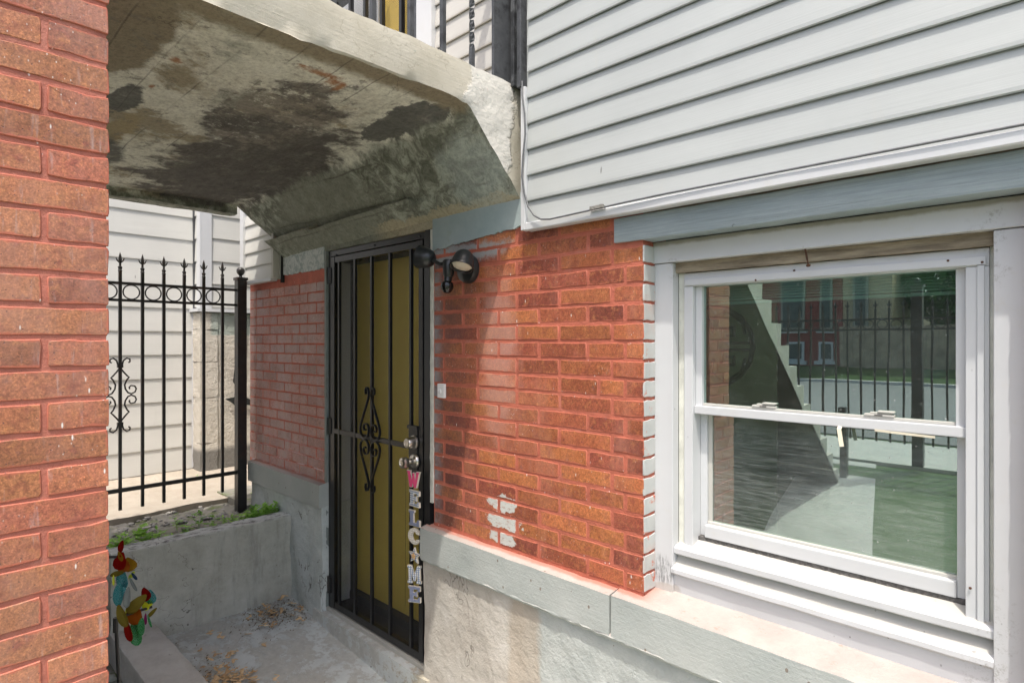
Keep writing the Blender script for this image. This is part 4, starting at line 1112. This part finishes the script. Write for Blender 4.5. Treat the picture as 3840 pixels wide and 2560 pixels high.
# =================================================================== IRON FENCE NEAR THE PORCH
def spear(bm, x, y, z):
    lathe(bm, [(.012, 0), (.012, .004), (.0085, .008), (.012, .020), (.012, .026), (.007, .030), (.006, .055)], (x, y, z), (0, 0, 1), 8)
    lathe(bm, [(.005, .050), (.0105, .070), (.0075, .092), (.0005, .116)], (x, y, z), (0, 0, 1), 6)
    for s_ in (-1, 1):
        for ax in (0, 1):
            q = [(s_ * .004, .052), (s_ * .014, .062), (s_ * .021, .078), (s_ * .026, .076)]
            pts = [(x + (a if ax else 0), y + (0 if ax else a), z + b) for a, b in q]
            tube(bm, pts, [.004, .0045, .003, .0008], 5)
def fence(name, label, axis, fixed, bars, posts, z_lo, z_bot, z_r1, z_r2, z_top, scroll_at=None, lo=None, hi=None):
    f = empty(name, label, 'fence', (0, 0, 0))
    def pt(u, z): return (fixed, u, z) if axis == 'y' else (u, fixed, z)
    def rbox(bm, u0, u1, z0, z1, t):
        if axis == 'y': box(bm, fixed - t, fixed + t, u0, u1, z0, z1)
        else: box(bm, u0, u1, fixed - t, fixed + t, z0, z1)
    for z_, h in ((z_bot, .012), (z_r1, .008), (z_r2, .008)):
        bm = B(); rbox(bm, lo, hi, z_ - h, z_ + h, .0095); obj('rail', bm, 'iron', f)
    first = None
    for u in bars:
        if first is None:
            bm = B(); rbox(bm, u - .0085, u + .0085, z_lo, z_top, .0085)
            first = obj('bar', bm, 'iron', f); u00 = u
            bm = B(); spear(bm, *pt(u, z_top)); fs = obj('finial', bm, 'iron', first, 40)
        else:
            c = first.copy(); link(c, f); c.location = Vector(pt(u, 0)) - Vector(pt(u00, 0))
            d = fs.copy(); link(d, c)
    ri = None
    sb = sorted(bars)
    R2 = (z_r2 - z_r1) / 2 - .008
    for a, b in zip(sb, sb[1:]):
        u = (a + b) / 2
        if b - a > .15: continue
        if ri is None:
            bm = B(); tube(bm, [Vector(pt(u + R2 * math.cos(q), (z_r1 + z_r2) / 2 + R2 * math.sin(q))) for q in [i * math.pi / 12 for i in range(25)]], .0042, 6, caps=False)
            ri = obj('ring', bm, 'iron', f, 40); ru = u
        else:
            c = ri.copy(); link(c, f); c.location = Vector(pt(u, 0)) - Vector(pt(ru, 0))
    for u, hw, zb, zt in posts:
        bm = B()
        if axis == 'y': box(bm, fixed - hw, fixed + hw, u - hw, u + hw, zb, zt, .002)
        else: box(bm, u - hw, u + hw, fixed - hw, fixed + hw, zb, zt, .002)
        po = obj('post', bm, 'iron', f)
        bm = B(); c = pt(u, zt)
        box(bm, c[0] - hw * 1.2, c[0] + hw * 1.2, c[1] - hw * 1.2, c[1] + hw * 1.2, zt + .0005, zt + .020, .002)
        lathe(bm, [(.018, .020), (.012, .026), (.010, .034), (.016, .040), (.024, .050), (.028, .063), (.026, .078), (.016, .090), (0, .094)], c, (0, 0, 1), 14)
        obj('post_cap', bm, 'iron', po, 40)
    return f
bars = [-.217 - .1205 * i for i in range(0, 14)]
FX = -4.25
fn = fence('iron_fence', 'black iron fence with spear finials and rings beside the gangway', 'y', FX, bars, [(-.094, .031, .38, 2.060)], .590, .712, 1.885, 1.990, 2.065, lo=-1.85, hi=-.126)
# scrollwork on the second visible bar
u0 = bars[5]; cz = 1.30
def spiral(cu, cz_, r0, turns, a0, d):
    return [(cu + r0 * (1 - t * .75) * math.cos(a0 + d * turns * 2 * math.pi * t), cz_ + r0 * (1 - t * .75) * math.sin(a0 + d * turns * 2 * math.pi * t)) for t in [i / 16 for i in range(17)]]
for s_ in (1, -1):
    for q in (1, -1):
        a = [(.012, .188), (.018, .212), (.036, .228), (.052, .220), (.053, .205), (.044, .199)]
        b = [(.006, .160), (.020, .140), (.040, .115), (.048, .108), (.036, .092), (.024, .062), (.028, .036), (.042, .012), (.060, .004), (.080, .014), (.087, .034), (.078, .052), (.058, .056), (.048, .044), (.052, .034)]
        for li in (a, b):
            bm = B(); tube(bm, [(FX, u0 + s_ * x_, cz + q * z_) for x_, z_ in li], .0048, 6); obj('scroll', bm, 'iron', fn, 50)
bm = B(); box(bm, FX - .012, FX + .012, u0 - .015, u0 + .015, cz + .168, cz + .188); box(bm, FX - .012, FX + .012, u0 - .015, u0 + .015, cz - .188, cz - .168); obj('collar', bm, 'iron', fn)

# street fence, seen mirrored in the window
fence('iron_fence', 'black iron street fence mirrored in the window panes', 'x', -4.72, [-3.6 + .12 * i for i in range(0, 21)] + [-.97 + .12 * i for i in range(0, 9)], [(-1.09, .045, .42, 2.15)], .62, .74, 1.75, 1.855, 1.93, lo=-3.7, hi=.2)

# =================================================================== NEIGHBOUR'S HOUSE
nb = empty('neighbour_house', 'white sided house across the gangway with a cracked stucco foundation', 'house', (0, 0, 0))
def ysiding(x, y0, y1, z0, z1, e, parent, zoff=0, mat='siding_far', ragged=False):
    z = z0
    while z < z1:
        h = min(e, z1 - z); bm = B()
        # profile in (x, z), extruded along y, thick edge at the bottom
        prof = [(x, z), (x + .012, z), (x + .0125, z + .008), (x + .002, z + h), (x, z + h)]
        y1b = y1 + (random.uniform(-.012, .012) if ragged else 0)
        a = [bm.verts.new((px_, y0, pz)) for px_, pz in prof]; b = [bm.verts.new((px_, y1b, pz)) for px_, pz in prof]
        for i in range(5): bm.faces.new((a[i], a[(i + 1) % 5], b[(i + 1) % 5], b[i]))
        bm.faces.new(a[::-1]); bm.faces.new(b)
        obj('siding_board', bm, mat, parent); z += e
nw = obj('siding_wall', box(B(), -6.9, -6.0, -7, .16, .3, 6), 'siding_far', nb)
ysiding(-5.999, -7, .155, .44, 4.2, .2135, nw, ragged=True)
nj = obj('siding_wall', box(B(), -6.6, -5.80, .175, 6, 1.93, 6), 'siding_far', nb)
ysiding(-5.799, .21, 6, 1.95, 4.2, .2135, nj)
siding(-5.99, -5.80, 1.95, 4.2, .172, .2135, 'siding_far', nj)
part('corner_trim', 'white_clean', nj, -5.86, -5.776, .140, .160, 1.935, 5, bev=.002)
part('corner_trim', 'white_clean', nj, -5.798, -5.776, .1605, .245, 1.935, 5, bev=.002)
part('corner_channel', 'iron_grey', nj, -6.0, -5.975, .150, .170, 1.935, 5)
bm = B(); box(bm, -6.0, -5.765, .120, 6, 1.905, 1.934); obj('ledge_flashing', bm, 'white_clean', nj)
fo = rough_box('foundation', 'found', nb, -6.35, -5.80, .16, 6, .2, 1.902, .08, .014, 4, seed=4)
# stacked corner blocks and a stucco skin with a broken hole
zz = .43
for i, h in enumerate((.26, .42, .33, .30, .155)):
    rough_box('stone_block', 'found', fo, -6.02, -5.785, .140 + random.uniform(0, .012), .30, zz + .003, zz + h - .003, .04, .007, 9, seed=20 + i); zz += h
bm = B()
path = [(.545, 1.90), (.54, 1.70), (.545, 1.60), (.50, 1.52), (.53, 1.42), (.455, 1.37), (.44, 1.25), (.475, 1.18), (.50, 1.12), (.47, 1.02), (.49, .92)]
for (y0, z0), (y1, z1) in zip(path, path[1:]):
    w0 = .010 + (.035 if 1.12 < (z0 + z1) / 2 < 1.32 else 0)
    v4 = [bm.verts.new((-5.772, y0 - .008, z0)), bm.verts.new((-5.772, y0 + .004 + w0 * .4, z0)), bm.verts.new((-5.772, y1 + w0, z1)), bm.verts.new((-5.772, y1 - .008, z1))]; bm.faces.new(v4)
hole = [(.36, 1.09), (.44, 1.10), (.50, 1.14), (.55, 1.09), (.62, 1.06), (.60, 1.01), (.52, 1.03), (.47, 1.00), (.42, 1.05)]
bm.faces.new([bm.verts.new((-5.771, a, b)) for a, b in hole])
obj('crack', bm, 'dark', fo)
part('meter_box', 'beam', nb, -5.785, -5.72, 1.00, 1.14, 1.28, 1.36)
# white ragged paint edge where siding stops
bm = B(); prf = [(.150 , .45)] + [(.150, 1.9)] + [(.172 + .012 * noise.noise(Vector((i * .9, 1, 1))), 1.9 - 1.45 * i / 40) for i in range(41)]
for i in range(40):
    a = (.172 + .012 * noise.noise(Vector((i * .9, 1, 1))), 1.9 - 1.45 * i / 40); b = (.172 + .012 * noise.noise(Vector(((i + 1) * .9, 1, 1))), 1.9 - 1.45 * (i + 1) / 40)
    bm.faces.new([bm.verts.new((-5.975, .135, a[1])), bm.verts.new((-5.975, a[0], a[1])), bm.verts.new((-5.975, b[0], b[1])), bm.verts.new((-5.975, .135, b[1]))])
obj('caulk_line', bm, 'white_clean', nw)
# low brick seen between post and corner
rough_box('rear_wall', 'brick_left', nb, -5.78, -5.70, 1.5, 2.6, 1.70, 1.90, .1, .003)

# =================================================================== ACROSS THE STREET (mirrored in the glass)
fh = empty('brick_house', 'red brick house across the street mirrored in the window', 'house', (0, 0, 0))
fwl = part('wall', 'farbrick', fh, -14.5, -5.6, -24, -19.9, .3, 9)
part('wall', 'buffbrick', fh, -5.6, -4.2, -24, -19.95, .3, 9)
for (x0, x1, z0, z1) in ((-7.6, -6.8, 2.05, 4.2), (-6.3, -5.9, 2.05, 4.2), (-9.2, -8.4, 2.05, 4.2), (-7.4, -6.8, .95, 1.62), (-6.35, -5.9, .95, 1.62), (-5.25, -4.85, 2.1, 4.2)):
    fr_ = part('window', 'white', fh, x0, x1, -19.9, -19.82, z0, z1)
    part('pane', 'farglass', fr_, x0 + .07, x1 - .07, -19.818, -19.80, z0 + .07, z1 - .07)
    part('sill', 'white', fr_, x0 - .1, x1 + .1, -19.9, -19.75, z0 - .12, z0)
wf = empty('wooden_fence', 'weathered cedar board fence across the street', 'fence', (0, 0, 0))
bm = B(); box(bm, -.069, .069, -.012, .012, 0, 1.32); b0 = obj('board', bm, 'woodfence', wf); b0.location = (-5.4, -19.0, .80)
for i in range(1, 52):
    c = b0.copy(); link(c, wf); c.location = (-5.4 + .145 * i, -19.0 + random.uniform(-.01, .01), .80 + random.uniform(-.015, .015))
tt = empty('tree', 'dense green tree rising behind the wooden fence', 'tree', (-2.4, -22.3, .6))
bm = B(); tube(bm, [(0, 0, 0), (.1, 0, 1.6), (-.1, .1, 3.2), (.2, 0, 4.6)], [.22, .18, .12, .05], 10); obj('trunk', bm, 'bark', tt, 50)
bm = B(); rnd = random.Random(5)
for i in range(9000):
    a = rnd.uniform(0, 6.283); rr = 3.1 * rnd.random() ** .5; h = rnd.uniform(.9, 6.6)
    s_ = math.sin((h - .6) / 6 * math.pi) * (.75 + .35 * noise.noise(Vector((a, h, 0))))
    p = Vector((rr * s_ * math.cos(a), rr * s_ * math.sin(a), h)); q = .14
    d1 = Vector((rnd.uniform(-1, 1), rnd.uniform(-1, 1), rnd.uniform(-1, 1))).normalized(); d2 = d1.orthogonal().normalized()
    bm.faces.new([bm.verts.new(p + d1 * q), bm.verts.new(p + d2 * q * .6), bm.verts.new(p - d1 * q), bm.verts.new(p - d2 * q * .6)])
obj('crown', bm, 'tree', tt)

# =================================================================== FIXTURES
# twin floodlight
fl = empty('floodlight', 'black twin-head floodlight with motion sensor on brick beside the door', 'wall lamp', (-1.975, -.01, 1.93))
FO = Vector((-1.975, -.01, 1.93))
def FL(name, bm, mat, parent=None, smooth=35):
    o = obj(name, bm, mat, parent or fl, smooth)
    if parent is None: o.location = -FO
    return o
bm = B(); lathe(bm, [(.064, 0), (.064, .012), (.058, .026), (.040, .036), (.0, .040)], (-1.950, .0, 1.952), (0, -1, 0), 28); FL('base_plate', bm, 'plastic')
bm = B(); tube(bm, [(-1.955, -.03, 1.955), (-1.985, -.075, 1.955)], .016, 12); 
lathe(bm, [(.020, -.03), (.024, -.02), (.026, .02), (.024, .040), (.020, .046)], (-1.995, -.085, 1.945), (0, 0, 1), 18)
FL('swivel_body', bm, 'plastic')
bm = B(); tube(bm, [(-1.998, -.085, 1.915), (-1.998, -.087, 1.895)], .018, 12)
FL('sensor_neck', bm, 'plastic')
bm = B(); lathe(bm, [(.004, -.030), (.016, -.026), (.026, -.012), (.029, .002), (.026, .016), (.014, .026), (.0, .028)], (-2.000, -.088, 1.872), (0, 0, 1), 20); FL('sensor_dome', bm, 'gloss')
def head(base, ax, arm):
    base = Vector(base); ax = Vector(ax).normalized()
    bm = B(); lathe(bm, [(r * 1.03, h * 1.0) for r, h in [(.010, -.064), (.024, -.060), (.036, -.048), (.043, -.030), (.047, -.010), (.048, .0), (.0515, .010), (.0515, .016), (.047, .016), (.044, .004), (.0, .002)]], base, ax, 28)
    h = FL('lamp_head', bm, 'plastic')
    bm = B(); lathe(bm, [(.044, .005), (.040, .010), (.026, .014), (.0, .016)], base, ax, 26)
    o = obj('lens', bm, 'lens', h, 40)
    bm = B(); tube(bm, arm, .0085, 10); FL('arm', bm, 'plastic')
head((-1.874, -.110, 1.958), (.12, -.42, -1.0), [(-1.98, -.085, 1.962), (-1.93, -.095, 1.975), (-1.905, -.095, 1.99)])
head((-2.150, -.110, 2.015), (-.85, -.35, .22), [(-2.0, -.085, 1.975), (-2.045, -.092, 1.975), (-2.085, -.10, 1.995)])

# door bell
bl_ = empty('doorbell', 'small white doorbell button on the brick right of the door', 'doorbell', (-2.134, 0, 1.40))
o = part('housing', 'bell', bl_, -.0235, .0235, -.016, -.001, -.033, .033, bev=.002)
bm = B(); lathe(bm, [(.010, 0), (.010, .003), (.007, .005), (0, .0055)], (-.004, -.016, -.002), (0, -1, 0), 16); obj('button', bm, 'bell', bl_, 30)

# cable looping down the siding edge
pts = [(-1.578, -.056, 2.66), (-1.571, -.064, 2.60), (-1.555, -.066, 2.52), (-1.553, -.066, 2.44), (-1.566, -.064, 2.36), (-1.572, -.064, 2.28), (-1.560, -.062, 2.21), (-1.540, -.062, 2.155), (-1.510, -.062, 2.118), (-1.475, -.062, 2.098), (-1.430, -.062, 2.092), (-1.35, -.060, 2.0945), (-1.22, -.058, 2.0985), (-1.10, -.056, 2.103), (-.95, -.054, 2.106), (-.6, -.053, 2.107), (.6, -.053, 2.107)]
bm = B(); tube(bm, pts, .0036, 8)
tag(obj('cable', bm, 'cable', None, 60), 'thin grey cable hanging in a loop along the siding corner', 'cable')
bm = B(); vv = box(bm, -1.245, -1.185, -.066, -.052, 2.098, 2.109); cut(bm, .01, (-1.245, -.066, 2.098), (-1.185, -.052, 2.109)); rough(bm, .0035, 90)
tag(obj('caulk_lump', bm, 'rubble'), 'crumbly grey lump of filler on the siding trim under the cable', 'filler')
# screw in the window head
bm = B(); a = Vector((-.572, .085, 1.906)); b_ = Vector((-.556, .062, 1.852)); n_ = 40
tube(bm, [a.lerp(b_, i / n_) for i in range(n_ + 1)], [.0022 + (.0011 if i % 3 == 0 and i < 28 else 0) for i in range(n_ + 1)], 8)
lathe(bm, [(.0022, -.003), (.0062, .001), (.0062, .003), (0, .0035)], b_, b_ - a, 12)
tag(obj('rusty_screw', bm, 'rust', None, 40), 'long rusty screw hanging from the window head', 'screw')

# WELCOME letters hung from the knob
def ser(pts): return pts
LET = {
 'W': [(0, 1), (.30, 1), (.27, .90), (.38, .42), (.47, .78), (.44, .90), (.62, .90), (.60, .80), (.68, .42), (.78, .90), (.74, 1), (1, 1), (.94, .88), (.76, 0), (.58, 0), (.50, .34), (.42, 0), (.24, 0), (.06, .88)],
 'E': [(0, 0), (1, 0), (1, .32), (.84, .32), (.80, .17), (.42, .17), (.42, .42), (.58, .42), (.62, .34), (.72, .34), (.72, .68), (.62, .68), (.58, .60), (.42, .60), (.42, .84), (.80, .84), (.84, .70), (1, .70), (1, 1), (0, 1), (0, .86), (.12, .86), (.12, .14), (0, .14)],
 'L': [(0, 0), (1.0, 0), (1.0, .42), (.82, .42), (.76, .20), (.42, .20), (.42, .86), (.52, .86), (.52, 1), (0, 1), (0, .86), (.12, .86), (.12, .14), (0, .14)],
 'M': [(0, 0), (.34, 0), (.34, .12), (.27, .14), (.27, .62), (.46, .12), (.56, .12), (.74, .62), (.74, .14), (.66, .12), (.66, 0), (1, 0), (1, .13), (.93, .14), (.93, .86), (1, .88), (1, 1), (.72, 1), (.51, .46), (.30, 1), (0, 1), (0, .88), (.08, .86), (.08, .14), (0, .12)],
}
co_, ci_ = [], []
for i in range(22):
    a = math.radians(38 + (322 - 38) * i / 21); co_.append((.5 + .5 * math.cos(a), .5 + .5 * math.sin(a)))
    ci_.append((.54 + .22 * math.cos(a), .5 + .30 * math.sin(a)))
LET['C'] = co_ + [(.96, .34), (.80, .34)] + ci_[::-1] + [(.80, .66), (.96, .66), (.96, .86)]
LET['S'] = [(.5 + (.52 if i % 2 == 0 else .23) * math.sin(i * math.pi / 5), .5 + (.52 if i % 2 == 0 else .23) * math.cos(i * math.pi / 5)) for i in range(10)]
sgn = empty('welcome_sign', 'hanging letters spelling WELCOME with a star for the O, from the doorknob', 'sign', (-2.372, -.045, .99))
specs = [('W', 'pinkpaint', 1796, 1.08, .080), ('E', 'ging_blue', 1868, .95, .078), ('L', 'blueletter', 1942, .95, .075), ('C', 'ging_cream', 2009, 1.0, .078), ('S', 'ging_blue', 2082, 1.0, .078), ('M', 'ging_blue', 2152, .90, .086), ('E', 'blueletter', 2226, .80, .078)]
for i, (ch, mt, py_, ws, hs) in enumerate(specs):
    p = onY(1551 + (4 if i else 0), py_, -.045)
    wid = .082 * ws
    def mk(sc_, y0, y1, mat, name, par, loc):
        bm = B(); plate(bm, [((x - .5) * wid * sc_[0], (z_ - .5) * hs * sc_[1]) for x, z_ in LET[ch]], y0, y1)
        o = obj(name, bm, mat, par); o.location = loc; return o
    lt = mk((1, 1), -.004, .006, 'cream_edge', 'letter' if ch != 'S' else 'star', sgn, p - Vector((-2.372, -.045, .99)))
    lt.rotation_euler = (0, random.uniform(-.03, .03), random.uniform(.0, .15) if i < 5 else .45)
    mk((.93, .94), -.0055, -.0035, mt, 'letter_face' if ch != 'S' else 'star_face', lt, (0, 0, 0))
    if ch == 'S':
        bm = B(); plate(bm, [((x - .5) * wid * .42, (z_ - .5) * hs * .42) for x, z_ in LET['S']], -.010, -.0052); obj('inner_star', bm, 'starcore', lt)
bm = B(); tube(bm, [(.006, 0, .075), (.010, -.006, .06), (.012, 0, .045), (.008, 0, -.01), (.002, 0, -.66)], .0008, 5); obj('wire', bm, 'iron', sgn)

# garden spinners behind the brick pier
sp = empty('garden_spinner', 'tall garden stake with colourful translucent bird spinners by the brick pier', 'garden ornament', (0, 0, 0))
def petal(parent, px_, py_, w_, h_, ang, mat, depth=0, yaw=None, name='petal', notch=False):
    c = onX(px_, py_, -2.60 + depth)
    s = (c - CAM).dot(FW) / FPX
    bm = B(); n2 = 14; vs_ = []
    for i in range(n2):
        a = 2 * math.pi * i / n2; r = 1.0
        if notch: r = 1 + .10 * math.cos(3 * a)
        u = math.cos(a) * w_ / 2 * r; v = math.sin(a) * h_ / 2 * r * (1 if math.sin(a) > 0 else 1)
        u *= (1 - .25 * math.sin(a))
        vs_.append((u, v))
    tilt = random.uniform(-.25, .25)
    R3 = RT * math.cos(tilt) + FW * math.sin(tilt)
    def w3(u, v, d): 
        x = u * math.cos(ang) - v * math.sin(ang); y = u * math.sin(ang) + v * math.cos(ang)
        return c + R3 * x * s + Vector((0, 0, 1)) * y * s + FW * (d + 0.000004 * (x * x + y * y) * .6)
    fr = [bm.verts.new(w3(u, v, 0)) for u, v in vs_]; bk_ = [bm.verts.new(w3(u, v, .0012)) for u, v in vs_]
    bm.faces.new(fr); bm.faces.new(bk_[::-1])
    for i in range(n2): bm.faces.new((fr[i], bk_[i], bk_[(i + 1) % n2], fr[(i + 1) % n2]))
    return obj(name, bm, 'pet_' + mat, parent)
sx_ = onX(446, 2560, -2.6)
top_ = onX(434, 2318, -2.6)
bm = B(); tube(bm, [(sx_.x, sx_.y, -.3), (sx_.x, sx_.y, sx_.z), top_], .0062, 8); obj('stake', bm, 'black', sp, 40)
bm = B(); tube(bm, [top_ - Vector((0, 0, .05)), top_ + Vector((0, 0, .004))], .0088, 8); obj('stake_socket', bm, 'black', sp, 40)
bm = B(); tube(bm, [top_, onX(470, 2306, -2.6), onX(540, 2283, -2.62), onX(570, 2274, -2.62)], .0052, 8); obj('arm', bm, 'black', sp, 40)
bm = B(); tube(bm, [onX(395, 2088, -2.6), onX(436, 2087, -2.6)], .0050, 8); obj('arm', bm, 'black', sp, 40)
low_ = [(545, 2228, 42, 52, .2, 'red', .0, True), (562, 2240, 42, 58, -.1, 'teal', -.03, True), (555, 2258, 34, 34, 0, 'green', -.035, False),
        (510, 2265, 42, 90, -.8, 'olive', .02, False), (500, 2300, 52, 90, .15, 'orange', 0, False), (455, 2310, 38, 90, .35, 'olive', .03, False),
        (478, 2365, 32, 84, .25, 'red', .01, False), (505, 2375, 50, 96, .1, 'green', -.01, False), (528, 2350, 34, 70, -.15, 'green', .02, False),
        (570, 2296, 14, 50, -.75, 'olive', 0, False), (545, 2320, 10, 44, 0, 'pink', 0, False), (560, 2328, 9, 50, .3, 'green', .01, False)]
up_ = [(453, 2048, 24, 48, -.3, 'red', 0, False), (450, 2085, 20, 40, .5, 'amber', .01, False), (448, 2105, 54, 74, -.5, 'red', .01, True), (484, 2116, 50, 54, .1, 'amber', -.01, True), (462, 2120, 44, 50, 0, 'orange', .0, False),
       (455, 2170, 52, 84, .1, 'teal', -.015, False), (440, 2230, 44, 90, -.1, 'teal', .01, False), (462, 2225, 34, 50, 0, 'teal', .02, False), (436, 2150, 60, 20, .3, 'olive', -.02, False), (498, 2190, 12, 60, .45, 'clear', 0, False),
       (503, 2160, 12, 34, .7, 'blue', 0, False), (452, 2215, 40, 9, -.3, 'pink', -.02, False), (475, 2240, 26, 80, -.1, 'clear', .03, False)]
for L_ in (low_, up_):
    for (a, b, c, d, e, m_, dd, nt_) in L_: petal(sp, a, b, c, d, e, m_, dd, notch=nt_)
for (a, b, c, d, e) in ((476, 2300, 16, 50, 0), (545, 2272, 26, 34, .2), (560, 2268, 10, 26, -1.2), (425, 2175, 8, 40, 0), (490, 2160, 26, 14, .8), (500, 2146, 10, 14, -1)):
    petal(sp, a, b, c, d, e, 'lime', -.02, name='hub')

# =================================================================== WEEDS, SEED PODS, LITTER
def weed(x, y, z, h, n_, label, spread=1.0, lw=.35):
    bm = B(); rnd = random.Random(int(abs(x * 1000 + y * 777)))
    for s in range(n_):
        a0 = rnd.uniform(0, 6.28); hh = h * rnd.uniform(.4, 1); lean = rnd.uniform(.1, .6) * spread
        tip = Vector((math.cos(a0) * lean * hh, math.sin(a0) * lean * hh, hh))
        tube(bm, [(0, 0, -.01), tip * .5 + Vector((0, 0, .01)), tip], [.0012, .001, .0006], 4)
        for q in range(5):
            t = .35 + .65 * q / 4; p = tip * t; a = a0 + q * 2.4; L2 = h * rnd.uniform(.35, .62)
            d = Vector((math.cos(a), math.sin(a), rnd.uniform(.0, .6))).normalized(); sd_ = d.cross(Vector((0, 0, 1))).normalized()
            v0 = bm.verts.new(p); v1 = bm.verts.new(p + d * L2 * .45 + sd_ * L2 * lw * .6); v2 = bm.verts.new(p + d * L2); v3 = bm.verts.new(p + d * L2 * .45 - sd_ * L2 * lw * .6); v4 = bm.verts.new(p + d * L2 * .5 - Vector((0, 0, L2 * .08)))
            bm.faces.new((v0, v1, v4)); bm.faces.new((v1, v2, v4)); bm.faces.new((v2, v3, v4)); bm.faces.new((v3, v0, v4))
    o = obj('weed_plant', bm, 'weed'); o.location = (x, y, z)
    return tag(o, label, 'weed', 'weeds along the low wall')
rnd = random.Random(11)
W_ = []
for i in range(22): W_.append((-3.79 - rnd.uniform(0, .14), -.95 + i * .038 + rnd.uniform(-.02, .02), .065 + rnd.uniform(0, .05)))
for i, (x, y, h) in enumerate(W_):
    if -.62 < y < -.30 and i % 2: continue
    weed(x, y, .455, h, 3, 'low green weed sprig rooted along the top edge of the low wall')
for i in range(7): weed(-3.77 - rnd.uniform(0, .12), -.22 + i * .030, .455, .11, 6, 'taller leafy weed in the corner between the low wall and the house')
weed(-3.84, -.80, .455, .13, 4, 'tallest broad-leaved weed near the left end of the low wall', .7, .55)
weed(-3.88, -.89, .455, .09, 6, 'bushy weed clump at the far left of the bed beside the pier')
weed(-4.05, -.56, .46, .085, 3, 'lone upright weed in bare soil behind the low wall', .6)
weed(-5.45, .02, .435, .05, 5, 'small weed tuft at the foot of the stucco foundation', 1.2)
weed(-4.34, .45, .44, .14, 5, 'yellow-green weed behind the fence post', .6)

seed_me = []
for s_ in range(5):
    bm = B(); rnd = random.Random(s_)
    L2 = .030; n2 = 7; top = []; 
    for i in range(n2):
        t = i / (n2 - 1); wv = .0055 * math.sin(math.pi * min(1, t * 1.15 + .02)) + .0008
        bend = .006 * math.sin(t * 2.2) * rnd.choice((-1, 1)); zb = .004 * math.sin(t * 3 + s_)
        top.append((bm.verts.new((t * L2, bend - wv, zb)), bm.verts.new((t * L2, bend, zb + .0018)), bm.verts.new((t * L2, bend + wv, zb + rnd.uniform(0, .002)))))
    for a, b in zip(top, top[1:]):
        bm.faces.new((a[0], b[0], b[1], a[1])); bm.faces.new((a[1], b[1], b[2], a[2]))
    me = bpy.data.meshes.new('seed_pod'); bm.to_mesh(me); bm.free(); me.materials.append(M['seed']); seed_me.append(me)
rnd = random.Random(21)
def pod(x, y, label, sc_=1.0, lift=0):
    o = bpy.data.objects.new('seed_pod', rnd.choice(seed_me)); link(o)
    o.location = (x, y, fz(x) + .006 + lift); o.rotation_euler = (rnd.uniform(-.25, .25), rnd.uniform(-.3, .15), rnd.uniform(0, 6.28)); s_ = sc_ * rnd.uniform(1.3, 2.2); o.scale = (s_, s_, s_)
    return tag(o, label, 'seed pod', 'dry seed pods on the porch floor')
for i in range(72):
    x = rnd.gauss(-3.02, .14); y = rnd.gauss(-.64, .065)
    if y < -.79: y = -.78
    pod(x, y, 'tan winged seed pod in the drift beside the curb', lift=rnd.uniform(0, .022))
for i in range(24):
    pod(rnd.gauss(-3.48, .07), rnd.uniform(-.32, -.06), 'tan winged seed pod in the corner litter below the low wall', lift=rnd.uniform(0, .012))
for x, y in ((-3.35, -.42), (-3.18, -.38), (-2.86, -.45), (-2.70, -.36), (-2.52, -.24), (-2.58, -.16), (-2.36, -.12), (-3.28, -.56), (-2.62, -.62), (-2.42, -.40)):
    pod(x, y, 'single tan seed pod lying loose on the open porch floor', 1.1)
bm = B()
for i in range(1500):
    if i % 3: x = rnd.gauss(-3.46, .09); y = rnd.gauss(-.20, .10)
    else: x = rnd.gauss(-3.0, .17); y = rnd.gauss(-.70, .06)
    if not (-3.61 < x < -2.3 and -.80 < y < -.03): continue
    p = Vector((x, y, fz(x) + .007 + rnd.uniform(0, .008))); d1 = Vector((rnd.uniform(-1, 1), rnd.uniform(-1, 1), rnd.uniform(-.3, .3))).normalized() * rnd.uniform(.003, .010); d2 = d1.cross(Vector((0, 0, 1))) * rnd.uniform(.2, .5)
    bm.faces.new([bm.verts.new(p + d1), bm.verts.new(p + d2), bm.verts.new(p - d1), bm.verts.new(p - d2)])
tag(obj('leaf_litter', bm, 'litter'), kind='stuff')
# rubble and twigs in the raised bed
bm = B()
for i in range(260):
    x = rnd.uniform(-4.75, -3.78); y = rnd.uniform(-1.3, -.05); r = rnd.uniform(.005, .020) * (1.6 if rnd.random() < .08 else 1)
    m_ = Matrix.Translation((x, y, .405 + .05 * min(1, max(0, (x + 4.5) / .5)))) @ Matrix.Rotation(rnd.uniform(0, 6), 4, 'Z') @ Matrix.Diagonal((r * rnd.uniform(.8, 1.8), r, r * .5, 1))
    for v in bmesh.ops.create_icosphere(bm, subdivisions=1, radius=1, matrix=m_)['verts']: v.co += noise.noise_vector(v.co * 70) * r * .5
tag(obj('rubble', bm, 'rubble'), kind='stuff')
